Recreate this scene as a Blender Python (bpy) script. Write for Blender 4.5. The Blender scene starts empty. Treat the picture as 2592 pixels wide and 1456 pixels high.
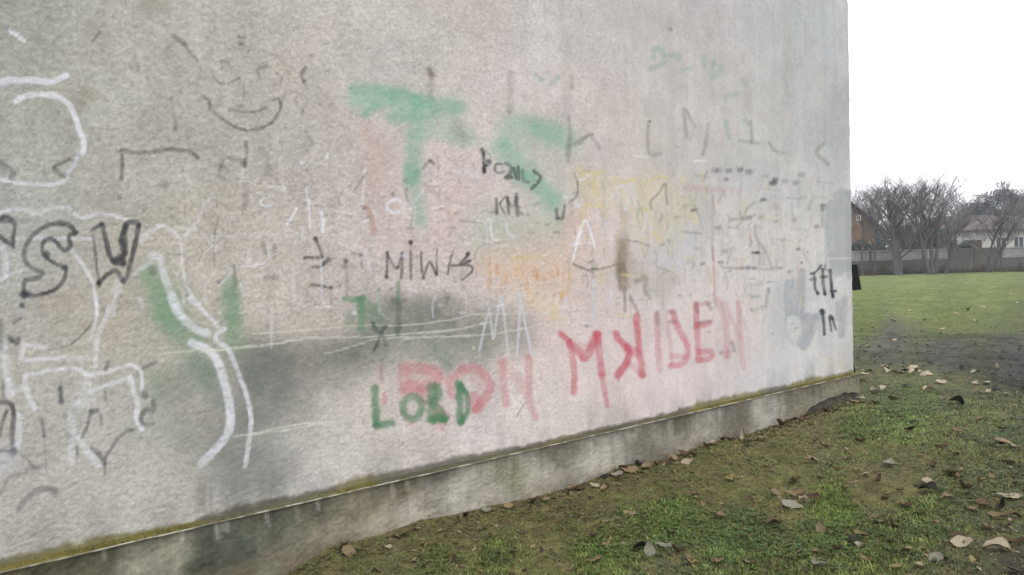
import bpy, math, random
import numpy as np
from mathutils import Vector, Matrix
random.seed(7)
RNG = np.random.default_rng(11)
SC = bpy.context.scene
R = math.radians

# ------------------------------------------------------------------ camera
EYE = 1.43
CAM = np.array([0.0, -3.65, EYE])
YAW, PITCH, ROLL = R(49.0), R(-1.4765), R(1.5)
PW, PH, PF = 2592.0, 1456.0, 2012.0
_f = np.array([math.cos(YAW)*math.cos(PITCH), math.sin(YAW)*math.cos(PITCH), math.sin(PITCH)])
_r0 = np.array([math.sin(YAW), -math.cos(YAW), 0.0]); _u0 = np.cross(_r0, _f)
_r = _r0*math.cos(ROLL) - _u0*math.sin(ROLL); _u = _r0*math.sin(ROLL) + _u0*math.cos(ROLL)
cd = bpy.data.cameras.new('camera'); cam = bpy.data.objects.new('camera', cd)
SC.collection.objects.link(cam); SC.camera = cam
cam.matrix_world = Matrix(((_r[0], _u[0], -_f[0], CAM[0]), (_r[1], _u[1], -_f[1], CAM[1]),
                           (_r[2], _u[2], -_f[2], CAM[2]), (0, 0, 0, 1)))
cd.sensor_width = 36.0; cd.lens = 36.0*PF/PW; cd.clip_start = 0.05; cd.clip_end = 2000

# ------------------------------------------------------------------ light
SUN_EL, SUN_AZ = R(58), R(-118)            # towards the sun: azimuth measured from +X
w = bpy.data.worlds.new('World'); SC.world = w; w.use_nodes = True
nt = w.node_tree; nt.nodes.clear()
sky = nt.nodes.new('ShaderNodeTexSky'); sky.sky_type = 'NISHITA'; sky.sun_disc = False
sky.sun_elevation = SUN_EL; sky.sun_rotation = R(90) - SUN_AZ
sky.air_density = 2.0; sky.dust_density = 6.0; sky.ozone_density = 1.0
mix = nt.nodes.new('ShaderNodeMix'); mix.data_type = 'RGBA'; mix.inputs[0].default_value = 0.88
mix.inputs[7].default_value = (13.2, 13.4, 13.9, 1)      # the cloud cover that hides the blue
bg = nt.nodes.new('ShaderNodeBackground'); bg.inputs[1].default_value = 0.10
wo = nt.nodes.new('ShaderNodeOutputWorld')
nt.links.new(sky.outputs[0], mix.inputs[6]); nt.links.new(mix.outputs[2], bg.inputs[0]); nt.links.new(bg.outputs[0], wo.inputs[0])
sd = bpy.data.lights.new('sun', 'SUN'); sd.energy = 0.7; sd.angle = R(22); sd.color = (1.0, 0.97, 0.93)
sun = bpy.data.objects.new('sun', sd); SC.collection.objects.link(sun)
sun.rotation_euler = Vector((-math.cos(SUN_EL)*math.cos(SUN_AZ), -math.cos(SUN_EL)*math.sin(SUN_AZ), -math.sin(SUN_EL))).to_track_quat('-Z', 'Y').to_euler()
SC.view_settings.view_transform = 'Standard'; SC.view_settings.look = 'None'
SC.view_settings.exposure = 0.5; SC.view_settings.gamma = 1.0; SC.view_settings.use_curve_mapping = False
KW = 1.035       # how bright a surface of albedo 1 would show on the wall, in linear display units
KG = 1.6       # the same for level ground

# ------------------------------------------------------------------ numeric helpers
def proj(P):
    d = P - CAM; z = d @ _f; z = np.where(z < 0.05, 0.05, z)
    return PW/2 + PF*(d @ _r)/z, PH/2 - PF*(d @ _u)/z
def ray(px, py):
    return _f + _r*(px - PW/2)/PF - _u*(py - PH/2)/PF
def at(px, py, depth):                       # point seen at a pixel, at a given depth along the view
    return CAM + ray(px, py)*depth
def gpt(px, py, z=0.0):
    d = ray(px, py); return CAM + d*((z - EYE)/d[2])
def lin(c):
    c = np.asarray(c, float)/255.0
    return np.where(c <= 0.04045, c/12.92, ((c + 0.055)/1.055)**2.4)
def _h(ix, iy, seed):
    n = (ix.astype(np.int64)*374761393 + iy.astype(np.int64)*668265263 + seed*974634777) & 0xffffffff
    n = ((n ^ (n >> 13))*1274126177) & 0xffffffff
    n = ((n ^ (n >> 16))*2246822519) & 0xffffffff
    return ((n ^ (n >> 15)) & 0xffffff)/float(0xffffff)
def vnoise(x, y, seed=0):
    fx, fy = np.floor(x), np.floor(y); tx, ty = x - fx, y - fy
    tx = tx*tx*tx*(tx*(tx*6 - 15) + 10); ty = ty*ty*ty*(ty*(ty*6 - 15) + 10)
    a = _h(fx, fy, seed); b = _h(fx + 1, fy, seed); c = _h(fx, fy + 1, seed); d = _h(fx + 1, fy + 1, seed)
    return (a*(1 - tx) + b*tx)*(1 - ty) + (c*(1 - tx) + d*tx)*ty
def fbm(x, y, seed=0, octv=4, gain=0.5):
    s = 0; a = 1; t = 0
    for k in range(octv):
        s = s + a*vnoise(x*2**k + 17.3*k, y*2**k + 5.1*k, seed + k); t += a; a *= gain
    return s/t
def smooth(a, b, x):
    t = np.clip((x - a)/(b - a), 0, 1); return t*t*(3 - 2*t)
def idw(px, py, pts, p=3.0, base=60.0):
    P = np.array([q[:2] for q in pts], float); C = np.array([q[2] for q in pts], float)
    num = np.zeros((len(px), 3)); den = np.zeros(len(px))
    for (x, y), c in zip(P, C):
        w_ = 1.0/(((px - x)**2 + (py - y)**2 + base*base)**(p/2)); num += w_[:, None]*c; den += w_
    return num/den[:, None]

# ------------------------------------------------------------------ object helpers
COL = SC.collection
def mesh_obj(name, verts, faces, mats=(), parent=None, col=None, smooth_=False, mi=None, kind=None):
    me = bpy.data.meshes.new(name)
    if isinstance(verts, np.ndarray) and isinstance(faces, np.ndarray):
        me.vertices.add(len(verts)); me.vertices.foreach_set('co', verts.astype(np.float32).ravel())
        n, k = faces.shape
        me.loops.add(n*k); me.loops.foreach_set('vertex_index', faces.astype(np.int32).ravel())
        me.polygons.add(n); me.polygons.foreach_set('loop_start', np.arange(0, n*k, k, dtype=np.int32))
        me.polygons.foreach_set('loop_total', np.full(n, k, dtype=np.int32))
        me.update(calc_edges=True)
    else:
        me.from_pydata([tuple(map(float, v)) for v in verts], [], [tuple(map(int, f)) for f in faces]); me.update()
    for m in mats: me.materials.append(m)
    if mi is not None: me.polygons.foreach_set('material_index', np.asarray(mi, np.int32))
    if smooth_: me.polygons.foreach_set('use_smooth', np.ones(len(me.polygons), bool))
    if col is not None:
        a = me.color_attributes.new('Col', 'FLOAT_COLOR', 'POINT')
        a.data.foreach_set('color', np.concatenate([col, np.ones((len(col), 1))], 1).astype(np.float32).ravel())
    me.validate(); o = bpy.data.objects.new(name, me); COL.objects.link(o)
    if parent is not None: o.parent = parent
    if kind: o['kind'] = kind
    return o
def tag(o, label, cat=None, group=None, kind=None):
    o['label'] = label
    if cat: o['category'] = cat
    if group: o['group'] = group
    if kind: o['kind'] = kind
    return o
def empty(name, loc=(0, 0, 0), rz=0.0):
    o = bpy.data.objects.new(name, None); COL.objects.link(o); o.location = loc; o.rotation_euler = (0, 0, rz)
    o.empty_display_size = 0.2; return o
class MB:
    def __init__(s): s.v = []; s.f = []
    def box(s, x0, y0, z0, x1, y1, z1, M=None):
        b = len(s.v)
        P = [(x0, y0, z0), (x1, y0, z0), (x1, y1, z0), (x0, y1, z0), (x0, y0, z1), (x1, y0, z1), (x1, y1, z1), (x0, y1, z1)]
        if M is not None: P = [tuple(M @ Vector(p)) for p in P]
        s.v += P; s.f += [tuple(b + i for i in q) for q in ((0, 3, 2, 1), (4, 5, 6, 7), (0, 1, 5, 4), (1, 2, 6, 5), (2, 3, 7, 6), (3, 0, 4, 7))]
        return s
    def tube(s, pts, rad, n=6, cap=True):
        pts = [Vector(p) for p in pts]; b = len(s.v); rad = rad if hasattr(rad, '__len__') else [rad]*len(pts)
        for i, p in enumerate(pts):
            t = (pts[min(i + 1, len(pts) - 1)] - pts[max(i - 1, 0)]).normalized()
            a = t.cross(Vector((0.13, 0.31, 0.94)) if abs(t.z) < 0.9 else Vector((1, 0, 0))).normalized(); c = t.cross(a)
            for k in range(n):
                q = p + (a*math.cos(2*math.pi*k/n) + c*math.sin(2*math.pi*k/n))*rad[i]; s.v.append(tuple(q))
        for i in range(len(pts) - 1):
            for k in range(n):
                k2 = (k + 1) % n; s.f.append((b + i*n + k, b + i*n + k2, b + (i + 1)*n + k2, b + (i + 1)*n + k))
        if cap: s.f.append(tuple(b + k for k in range(n))[::-1]); s.f.append(tuple(b + (len(pts) - 1)*n + k for k in range(n)))
        return s
    def poly(s, pts, faces):
        b = len(s.v); s.v += [tuple(p) for p in pts]; s.f += [tuple(b + i for i in f) for f in faces]; return s
    def build(s, name, m, parent=None, kind=None, smooth_=False):
        return mesh_obj(name, s.v, s.f, (m,), parent, kind=kind, smooth_=smooth_)

def grid_faces(nu, nv):                     # vertices laid out index = u*nv + v
    u, v = np.meshgrid(np.arange(nu - 1), np.arange(nv - 1), indexing='ij'); a = (u*nv + v).ravel()
    return np.stack([a, a + nv, a + nv + 1, a + 1], 1)

# ------------------------------------------------------------------ materials
def mat(name, color=(0.5, 0.5, 0.5), rough=0.9, attr=False, n1=(8, 0.15), n2=(60, 0.15), bump=((40, 0.004),), spec=0.3, tint=None, metallic=0.0, trans=0.0):
    m = bpy.data.materials.new(name); m.use_nodes = True; t = m.node_tree; N = t.nodes; L = t.links
    p = N['Principled BSDF']; p.inputs['Roughness'].default_value = rough
    p.inputs['Specular IOR Level'].default_value = spec; p.inputs['Metallic'].default_value = metallic
    if attr:
        c = N.new('ShaderNodeAttribute'); c.attribute_name = 'Col'; src = c.outputs['Color']
    else:
        c = N.new('ShaderNodeRGB'); c.outputs[0].default_value = (*color, 1); src = c.outputs[0]
    tc = N.new('ShaderNodeTexCoord')
    for k, (sc, amt) in enumerate((n1, n2)):
        if amt <= 0: continue
        n = N.new('ShaderNodeTexNoise'); n.inputs['Scale'].default_value = sc; n.inputs['Detail'].default_value = 5; n.inputs['Roughness'].default_value = 0.65
        L.new(tc.outputs['Object'], n.inputs['Vector'])
        mr = N.new('ShaderNodeMapRange'); mr.inputs[1].default_value = 0.25; mr.inputs[2].default_value = 0.75
        mr.inputs[3].default_value = 1 - amt; mr.inputs[4].default_value = 1 + amt; L.new(n.outputs['Fac'], mr.inputs[0])
        vm = N.new('ShaderNodeVectorMath'); vm.operation = 'SCALE'; L.new(src, vm.inputs[0]); L.new(mr.outputs[0], vm.inputs['Scale']); src = vm.outputs[0]
    if tint is not None:                    # second colour mixed in by a soft noise
        n = N.new('ShaderNodeTexNoise'); n.inputs['Scale'].default_value = tint[1]; n.inputs['Detail'].default_value = 6; L.new(tc.outputs['Object'], n.inputs['Vector'])
        mr = N.new('ShaderNodeMapRange'); mr.inputs[1].default_value = 0.45; mr.inputs[2].default_value = 0.62; L.new(n.outputs['Fac'], mr.inputs[0])
        mx = N.new('ShaderNodeMix'); mx.data_type = 'RGBA'; L.new(mr.outputs[0], mx.inputs[0]); L.new(src, mx.inputs[6]); mx.inputs[7].default_value = (*tint[0], 1); src = mx.outputs[2]
    L.new(src, p.inputs['Base Color'])
    prev = None
    for sc, dist in bump:
        n = N.new('ShaderNodeTexNoise'); n.inputs['Scale'].default_value = sc; n.inputs['Detail'].default_value = 4; L.new(tc.outputs['Object'], n.inputs['Vector'])
        b = N.new('ShaderNodeBump'); b.inputs['Strength'].default_value = 1.0; b.inputs['Distance'].default_value = dist; L.new(n.outputs['Fac'], b.inputs['Height'])
        if prev is not None: L.new(prev, b.inputs['Normal'])
        prev = b.outputs[0]
    if prev is not None: L.new(prev, p.inputs['Normal'])
    if trans > 0: p.inputs['Transmission Weight'].default_value = trans
    return m
M = dict(
    wall=mat('painted_render', attr=True, rough=0.93, n1=(22, 0.05), n2=(190, 0.16), bump=((80, 0.0011), (230, 0.0013)), spec=0.2),
    plinth=mat('plinth_render', attr=True, rough=0.9, n1=(14, 0.12), n2=(110, 0.17), bump=((120, 0.002), (260, 0.002)), spec=0.2),
    side=mat('plain_render', (0.36, 0.35, 0.33), n1=(1.5, 0.12), n2=(90, 0.12), bump=((60, 0.006),)),
    roof=mat('roofing_felt', (0.06, 0.06, 0.062), n1=(2, 0.2)),
    moss=mat('moss', attr=True, rough=1.0, n1=(30, 0.2), n2=(200, 0.3), bump=((150, 0.006),), spec=0.1),
    earth=mat('foundation', (0.10, 0.085, 0.065), n1=(12, 0.3), n2=(60, 0.3), bump=((25, 0.03),)),
    metal=mat('black_metal', (0.008, 0.009, 0.010), spec=0.12, rough=0.85, n1=(20, 0.2), n2=(80, 0.1), bump=((120, 0.001),)),
    ground=mat('ground', attr=True, rough=1.0, n1=(6, 0.12), n2=(45, 0.3), bump=((30, 0.02), (110, 0.010)), spec=0.12),
    blade=mat('grass_blade', attr=True, rough=0.7, n1=(3, 0.1), n2=(30, 0.1), bump=(), spec=0.25),
    bark=mat('bark', (0.085, 0.083, 0.088), n1=(3, 0.2), n2=(20, 0.2), bump=((15, 0.02),)),
    twig=mat('twig', (0.145, 0.138, 0.145), n1=(0.8, 0.25), n2=(5, 0.1), bump=()),
    fir=mat('evergreen', (0.085, 0.10, 0.098), n1=(0.6, 0.35), n2=(4, 0.3), bump=()),
    concrete=mat('fence_concrete', (0.125, 0.122, 0.115), n1=(0.9, 0.3), n2=(7, 0.2), bump=((20, 0.01),)),
    whitewash=mat('fence_whitewash', (0.33, 0.33, 0.33), n1=(0.9, 0.4), n2=(5, 0.25), bump=((20, 0.01),)),
    plaster=mat('house_plaster', (0.42, 0.41, 0.39), n1=(0.5, 0.15), n2=(4, 0.1), bump=()),
    planks=mat('brown_planks', (0.15, 0.10, 0.066), n1=(1, 0.5), n2=(9, 0.2), bump=((15, 0.01),)),
    rooft=mat('roof_tiles', (0.105, 0.083, 0.082), n1=(0.5, 0.2), n2=(6, 0.2), bump=((8, 0.03),)),
    roofd=mat('dark_roof', (0.05, 0.04, 0.038), n1=(0.5, 0.2), n2=(6, 0.2), bump=((8, 0.03),)),
    glass=mat('window_glass', (0.03, 0.035, 0.04), rough=0.15, n1=(1, 0), n2=(1, 0), bump=(), spec=0.5),
    trim=mat('white_trim', (0.6, 0.6, 0.58), n1=(1, 0), n2=(9, 0.1), bump=()),
    wood=mat('dark_wood', (0.06, 0.045, 0.035), n1=(1, 0.2), n2=(9, 0.1), bump=()),
)
LEAFC = dict(tan=(0.25, 0.195, 0.115), pale=(0.41, 0.36, 0.26), grey=(0.27, 0.26, 0.205), brown=(0.11, 0.075, 0.045), dark=(0.035, 0.032, 0.024), ochre=(0.30, 0.24, 0.11))
ML = {k: mat('leaf_' + k, c, rough=0.75, n1=(25, 0.25), n2=(120, 0.15), bump=((90, 0.004),), spec=0.25, tint=((c[0]*.6, c[1]*.55, c[2]*.5), 30)) for k, c in LEAFC.items()}

# ------------------------------------------------------------------ painting on surfaces
class Paint:
    """Brush marks, stains and lettering laid on a surface whose vertices are seen at (px, py)."""
    def __init__(s, px, py, col, rough_noise, fine, low=None):
        s.px, s.py, s.c, s.rn, s.fn = px, py, col, rough_noise, fine; s.ln = low if low is not None else rough_noise*0 + .5
    def stroke(s, color, alpha, w, pts, soft=0.35, brk=0.35, curve=True, fade=False):
        P = np.array(pts, float)
        if len(P) == 1: P = np.vstack([P, P + 0.5])
        if curve and len(P) > 2:
            Q = np.vstack([2*P[0] - P[1], P, 2*P[-1] - P[-2]]); out = []
            for i in range(1, len(Q) - 2):
                for t in (0, .25, .5, .75):
                    out.append(0.5*((2*Q[i]) + (-Q[i-1] + Q[i+1])*t + (2*Q[i-1] - 5*Q[i] + 4*Q[i+1] - Q[i+2])*t*t + (-Q[i-1] + 3*Q[i] - 3*Q[i+1] + Q[i+2])*t**3))
            out.append(P[-1]); P = np.array(out)
        h = w/2.0; pad = h*(1 + soft) + 3
        m = np.flatnonzero((s.px > P[:, 0].min() - pad) & (s.px < P[:, 0].max() + pad) & (s.py > P[:, 1].min() - pad) & (s.py < P[:, 1].max() + pad))
        if not len(m): return
        x, y = s.px[m], s.py[m]; d = np.full(len(m), 1e9)
        for a, b in zip(P[:-1], P[1:]):
            v = b - a; L2 = v @ v + 1e-9; t = np.clip(((x - a[0])*v[0] + (y - a[1])*v[1])/L2, 0, 1)
            d = np.minimum(d, np.hypot(x - a[0] - t*v[0], y - a[1] - t*v[1]))
        brk = brk*0.62; d = d + (s.fn[m] - 0.5)*min(h*0.6, 12)
        hh = max(h, 1.2)
        al = alpha*(1 - smooth(hh*(1 - soft), hh*(1 + soft), d))*(0.62 + 0.80*s.ln[m])*(0.80 + 0.4*s.rn[m])
        al = al*np.clip(1 - brk*(1.9*s.rn[m] - 0.35), 0, 1)
        s.c[m] += (lin(color) - s.c[m])*np.clip(al, 0, 1)[:, None]
    def zone(s, ox, oy, sc):
        def f(color, alpha, w, *pts, **k): s.stroke(color, alpha, w, [(ox + a/sc, oy + b/sc) for a, b in pts], **k)
        return f

# ================================================================== BUILDING
bld = empty('building', (0, 0, 0))
tag(bld, 'grey rendered building wall covered in faded graffiti above a mossy concrete plinth', 'building')
X0, X1, YW, ZL, ZT = -2.2, 7.655, 0.048, 0.29, 5.4
# ---- the painted wall: a fine sheet that carries the lumps of the render
ns, nz = 860, 460
us = np.linspace(0, 1, ns); S = 0.30 + (X1 - 0.30)*(us*0.42 + 0.58*us**2.1)
S = np.concatenate([np.linspace(X0, 0.27, 60), S])
Z = np.concatenate([ZL + (4.15 - ZL)*np.linspace(0, 1, nz)**1.12, np.linspace(4.25, ZT, 12)])
SS, ZZ = np.meshgrid(S, Z, indexing='ij'); s_, z_ = SS.ravel(), ZZ.ravel()
lump = fbm(s_*44, z_*78, 3, 3, 0.75); big = fbm(s_*2.2, z_*2.2, 9, 3); fine = fbm(s_*135, z_*150, 21, 1, 0.6)
# the coat is coarse on the near (left) half and was floated smoother towards the corner
coarse = np.clip(1.0 - smooth(2.6, 5.4, s_ + (big - .5)*1.5)*0.72, 0.2, 1)
rel = (lump - .5)*0.0044*coarse + (fine - 0.5)*0.0014*coarse + (big - 0.5)*0.012
edge_in = smooth(X1 - 0.02, X1, s_)*0.006
chipe = smooth(X1 - .035, X1, s_)*(fbm(z_*9, z_*0, 131, 4, .65) - .5)*0.022
V = np.stack([s_ + chipe, YW - rel + edge_in, z_], 1)
px, py = proj(np.stack([s_, np.full_like(s_, YW), z_], 1)); beh = s_ < -0.6
px[beh] = -3000 - (s_[beh]*400)
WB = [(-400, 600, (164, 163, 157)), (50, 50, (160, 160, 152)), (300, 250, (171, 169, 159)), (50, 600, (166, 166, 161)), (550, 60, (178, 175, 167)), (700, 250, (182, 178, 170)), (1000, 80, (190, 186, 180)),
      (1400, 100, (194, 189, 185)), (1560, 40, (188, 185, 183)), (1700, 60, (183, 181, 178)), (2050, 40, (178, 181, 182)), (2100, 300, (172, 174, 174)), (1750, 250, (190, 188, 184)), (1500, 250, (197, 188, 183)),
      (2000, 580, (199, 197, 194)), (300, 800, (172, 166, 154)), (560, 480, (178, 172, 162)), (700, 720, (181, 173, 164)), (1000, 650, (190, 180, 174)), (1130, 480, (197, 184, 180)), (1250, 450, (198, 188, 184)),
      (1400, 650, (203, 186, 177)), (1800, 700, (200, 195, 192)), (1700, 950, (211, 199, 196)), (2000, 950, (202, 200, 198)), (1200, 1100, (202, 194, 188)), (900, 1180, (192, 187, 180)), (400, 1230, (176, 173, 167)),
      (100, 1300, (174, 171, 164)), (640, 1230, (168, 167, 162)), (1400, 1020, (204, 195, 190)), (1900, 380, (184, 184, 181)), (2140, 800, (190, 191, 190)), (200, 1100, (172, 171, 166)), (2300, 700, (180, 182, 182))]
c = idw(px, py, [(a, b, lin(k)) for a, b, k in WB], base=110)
mott = fbm(s_*3.1, z_*3.1, 31, 5, 0.6); mott2 = fbm(s_*11, z_*9, 33, 4, 0.6); drip = fbm(s_*14, z_*1.1, 35, 4, 0.6)
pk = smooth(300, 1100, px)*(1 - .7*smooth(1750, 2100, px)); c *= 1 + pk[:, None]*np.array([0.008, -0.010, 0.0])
c *= (1 + (mott - 0.5)*0.27 + (mott2 - 0.5)*0.20 + (drip - 0.5)*0.15)[:, None]
speck = fbm(s_*85, z_*150, 37, 2, 0.8); chip = smooth(.66, .80, fbm(s_*48, z_*110, 39, 3, .65)); c *= (1 + (speck - .5)*(.12 + .36*coarse))[:, None]
worn = np.clip(smooth(420, 700, px)*(1 - smooth(1500, 1900, px))*np.exp(-((py - 680)/260)**2) + .25, 0, 1); c += (lin((226, 222, 222)) - c)*(chip*.34*worn)[:, None]
c *= (1 - (0.5 - lump)*0.16*coarse)[:, None]                       # colour is darker in the hollows of the render
warm = fbm(s_*1.7, z_*2.0, 41, 4); c *= (1 + (warm - 0.5)[:, None]*np.array([0.05, 0.0, -0.05]))*np.array([1.0, 1.0, 1.012])
pits = smooth(0.70, 0.80, fbm(s_*34, z_*30, 51, 2)); c *= (1 - 0.12*pits*smooth(0.45, 0.6, mott2))[:, None]
PT = Paint(px, py, c, np.clip(fbm(s_*42, z_*75, 61, 3, 0.65)*1.3 - 0.15 + (0.5 - lump)*0.6, 0, 1), fbm(s_*38, z_*38, 71, 3, 0.6), fbm(s_*11, z_*11, 73, 3, 0.6))
DG = (88, 86, 84); PEN = (122, 119, 115); WH = (226, 227, 236); LV = (196, 197, 212); BK = (58, 59, 64); CR = (206, 206, 192)
# broad stains first ---------------------------------------------------------------
Z3 = PT.zone(0, 750, 3.215); Z5 = PT.zone(600, 550, 2.631); Z4 = PT.zone(600, 150, 2.862); Z6 = PT.zone(1300, 350, 2.862)
Z1 = PT.zone(0, 0, 3.215); Z2 = PT.zone(0, 400, 3.617); ZB = PT.zone(1300, 650, 2.862); Z8 = PT.zone(1300, 0, 2.862)
Z7 = PT.zone(1900, 600, 4.823); Z0 = PT.zone(0, 1050, 3.22); ZM = PT.zone(600, 450, 5.72); ZP = PT.zone(1050, 350, 5.72); ZT_ = PT.zone(1650, 400, 5.72)
soft = dict(soft=0.85, brk=0.35)
SG = (100, 108, 98); SGN = (94, 112, 98)
Z5(SG, .68, 105, (930, 690), (1250, 700), (1600, 710), (1880, 760), **soft)
Z5(SG, .5, 70, (1050, 600), (1400, 620), **soft)
Z5(SGN, .55, 100, (850, 850), (1150, 880), (1600, 870), **soft)
Z5(SG, .55, 95, (100, 960), (500, 950), (800, 900), **soft)
Z5((108, 111, 106), .55, 120, (150, 1050), (450, 1010), (700, 980), **soft)
Z5((110, 114, 110), .55, 130, (120, 1250), (330, 1200), **soft)
Z5((140, 139, 133), .3, 90, (300, 1100), (420, 1280), **soft)
Z3((122, 124, 116), .45, 130, (1450, 900), (1700, 1150), **soft)
Z3((106, 114, 108), .55, 130, (2100, 500), (2150, 800), (2050, 1100), (1950, 1350), **soft)
Z3((118, 122, 118), .4, 110, (1900, 1300), (2200, 1400), **soft)
Z3((110, 130, 112), .5, 75, (1350, 720), (1500, 680), (1720, 600), **soft)
Z3((104, 122, 112), .55, 60, (1600, 560), (1720, 700), (1780, 850), **soft)
Z3((140, 152, 136), .35, 90, (1180, 700), (1300, 800), **soft)
Z3((140, 148, 136), .35, 70, (1100, 1100), (1500, 1120), **soft)
GRL = (100, 142, 108)
Z2(GRL, .5, 48, (1370, 1060), (1440, 1250), (1500, 1440), soft=.7)
Z3(GRL, .55, 62, (1330, 10), (1400, 200), (1560, 330), soft=.7)
Z2(GRL, .5, 44, (2110, 1160), (2130, 1440), soft=.7)
Z3(GRL, .5, 42, (1890, 0), (1900, 380), soft=.8)
Z2((120, 130, 118), .4, 12, (2140, 980), (2150, 1180), soft=.7)
Z2((128, 156, 132), .35, 90, (1420, 1100), (1500, 1440), **soft); Z3((122, 146, 126), .35, 110, (1400, 60), (1560, 380), **soft); Z3((126, 148, 130), .3, 70, (1860, 60), (1900, 420), **soft)
for a, b in ((520, 190), (560, 250), (640, 230), (700, 210), (420, 130), (330, 170), (480, 330), (770, 360), (300, 470), (690, 420), (620, 470), (360, 300), (560, 420)):   # smudges of older dark paint
    PT.stroke((128, 124, 118), random.uniform(.25, .45), random.uniform(10, 26), [(a, b), (a + random.uniform(-14, 14), b + random.uniform(4, 26))], soft=.9, brk=.6)
for k in range(60):
    a = random.uniform(260, 860); b = random.uniform(60, 520); PT.stroke((108, 105, 100), random.uniform(.25, .55), random.uniform(3, 8), [(a, b), (a + random.uniform(2, 10), b + random.uniform(-3, 3))], soft=.7, brk=.5)
# pink, orange and yellow washes
Z4((200, 170, 164), .30, 60, (950, 500), (1010, 760), (990, 950), **soft)
Z4((205, 182, 178), .22, 130, (1100, 820), (1500, 900), (1600, 1100), **soft)
Z4((205, 180, 174), .22, 120, (1100, 1230), (1550, 1250), **soft)
Z5((208, 180, 168), .28, 110, (1700, 250), (2000, 200), (2250, 130), **soft)
ZB((214, 196, 196), .35, 190, (300, 500), (1000, 620), (1500, 520), **soft)
Z5((206, 178, 138), .30, 60, (1680, 300), (1900, 320), (2180, 320), soft=.7, brk=.6)
Z5((202, 172, 136), .28, 60, (1760, 400), (2000, 430), (2150, 420), soft=.7, brk=.7)
Z5((206, 184, 132), .36, 40, (1960, 540), (2080, 620), (2130, 640), soft=.7, brk=.7)
for k in range(46):                                               # short dabs of dried orange and yellow paint
    a = random.uniform(1640, 2230); b = random.uniform(250, 480) + (80 if a > 1950 else 0)
    Z5(random.choice([(200, 158, 108), (206, 176, 112), (196, 142, 110), (186, 144, 96)]), random.uniform(.2, .5), random.uniform(5, 11), (a, b), (a + random.uniform(-6, 6), b + random.uniform(20, 80)), brk=.6)
YE = (206, 192, 120)
Z6((204, 194, 140), .32, 80, (520, 320), (700, 400), (1050, 380), **soft)
Z6((206, 196, 138), .3, 70, (950, 600), (1100, 700), (1250, 480), **soft)
for q in ([(470, 215), (520, 260), (650, 250)], [(590, 260), (600, 400)], [(570, 330), (620, 500)], [(500, 560), (540, 480), (640, 500)], [(640, 500), (660, 570)], [(720, 290), (800, 320), (870, 300)],
          [(980, 310), (1050, 280), (1120, 290)], [(1220, 280), (1230, 330)], [(930, 470), (960, 540)], [(1010, 680), (1060, 740)], [(1300, 560), (1330, 620)], [(760, 1280), (830, 1290)], [(620, 960), (640, 1040)],
          [(0, 870), (200, 850)], [(290, 1180), (290, 1300)]): Z6(YE, .5, 9, *q, brk=.6)
# teal paint ---------------------------------------------------------------
TE = (114, 160, 138)
Z4(TE, .62, 26, (850, 215), (1000, 225), (1200, 240), soft=.55)
Z4((128, 178, 152), .45, 40, (870, 290), (1100, 290), (1300, 320), soft=.6)
Z4(TE, .55, 26, (930, 400), (1010, 330), soft=.7)
Z4(TE, .6, 34, (1150, 270), (1350, 300), (1610, 355), soft=.5)
Z4((110, 166, 140), .5, 34, (1130, 420), (1250, 400), (1450, 380), soft=.6)
Z4(TE, .5, 40, (1300, 420), (1290, 560), (1280, 700), (1260, 860), soft=.5)
Z4((96, 158, 128), .55, 24, (1240, 800), (1260, 890), (1300, 830), soft=.6)
Z4((138, 178, 156), .4, 46, (1380, 520), (1560, 540), (1700, 570), soft=.8)
Z4((136, 174, 152), .4, 50, (1990, 480), (2200, 500), (2400, 590), soft=.8)
Z4((126, 172, 152), .5, 46, (1920, 640), (2000, 720), (2120, 830), soft=.6)
Z4(TE, .58, 40, (2040, 850), (2180, 920), (2280, 1020), soft=.5)
Z4((140, 176, 158), .4, 40, (2280, 1000), (2290, 1150), soft=.8)
Z4((158, 182, 164), .42, 110, (1800, 1230), (2000, 1200), (2200, 1210), **soft)
Z4((130, 170, 148), .4, 22, (1330, 1130), (1340, 1180), soft=.8)
Z4((150, 182, 164), .3, 36, (1300, 960), (1320, 1080), soft=.8)
Z4((132, 178, 156), .36, 66, (900, 280), (1150, 300), (1400, 330), (1600, 350), **soft)
Z4((134, 178, 158), .32, 56, (1300, 420), (1290, 620), (1275, 850), **soft)
Z4((134, 176, 154), .35, 80, (2000, 500), (2200, 540), (2380, 620), **soft); Z4((128, 174, 152), .35, 80, (1930, 640), (2150, 850), (2290, 1000), **soft)
Z4((140, 170, 154), .35, 40, (1290, 900), (1310, 1080), (1330, 1190), **soft); Z4((138, 168, 152), .3, 60, (1480, 420), (1650, 540), **soft); Z4((126, 164, 144), .35, 46, (2120, 470), (2330, 560), **soft)
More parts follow.
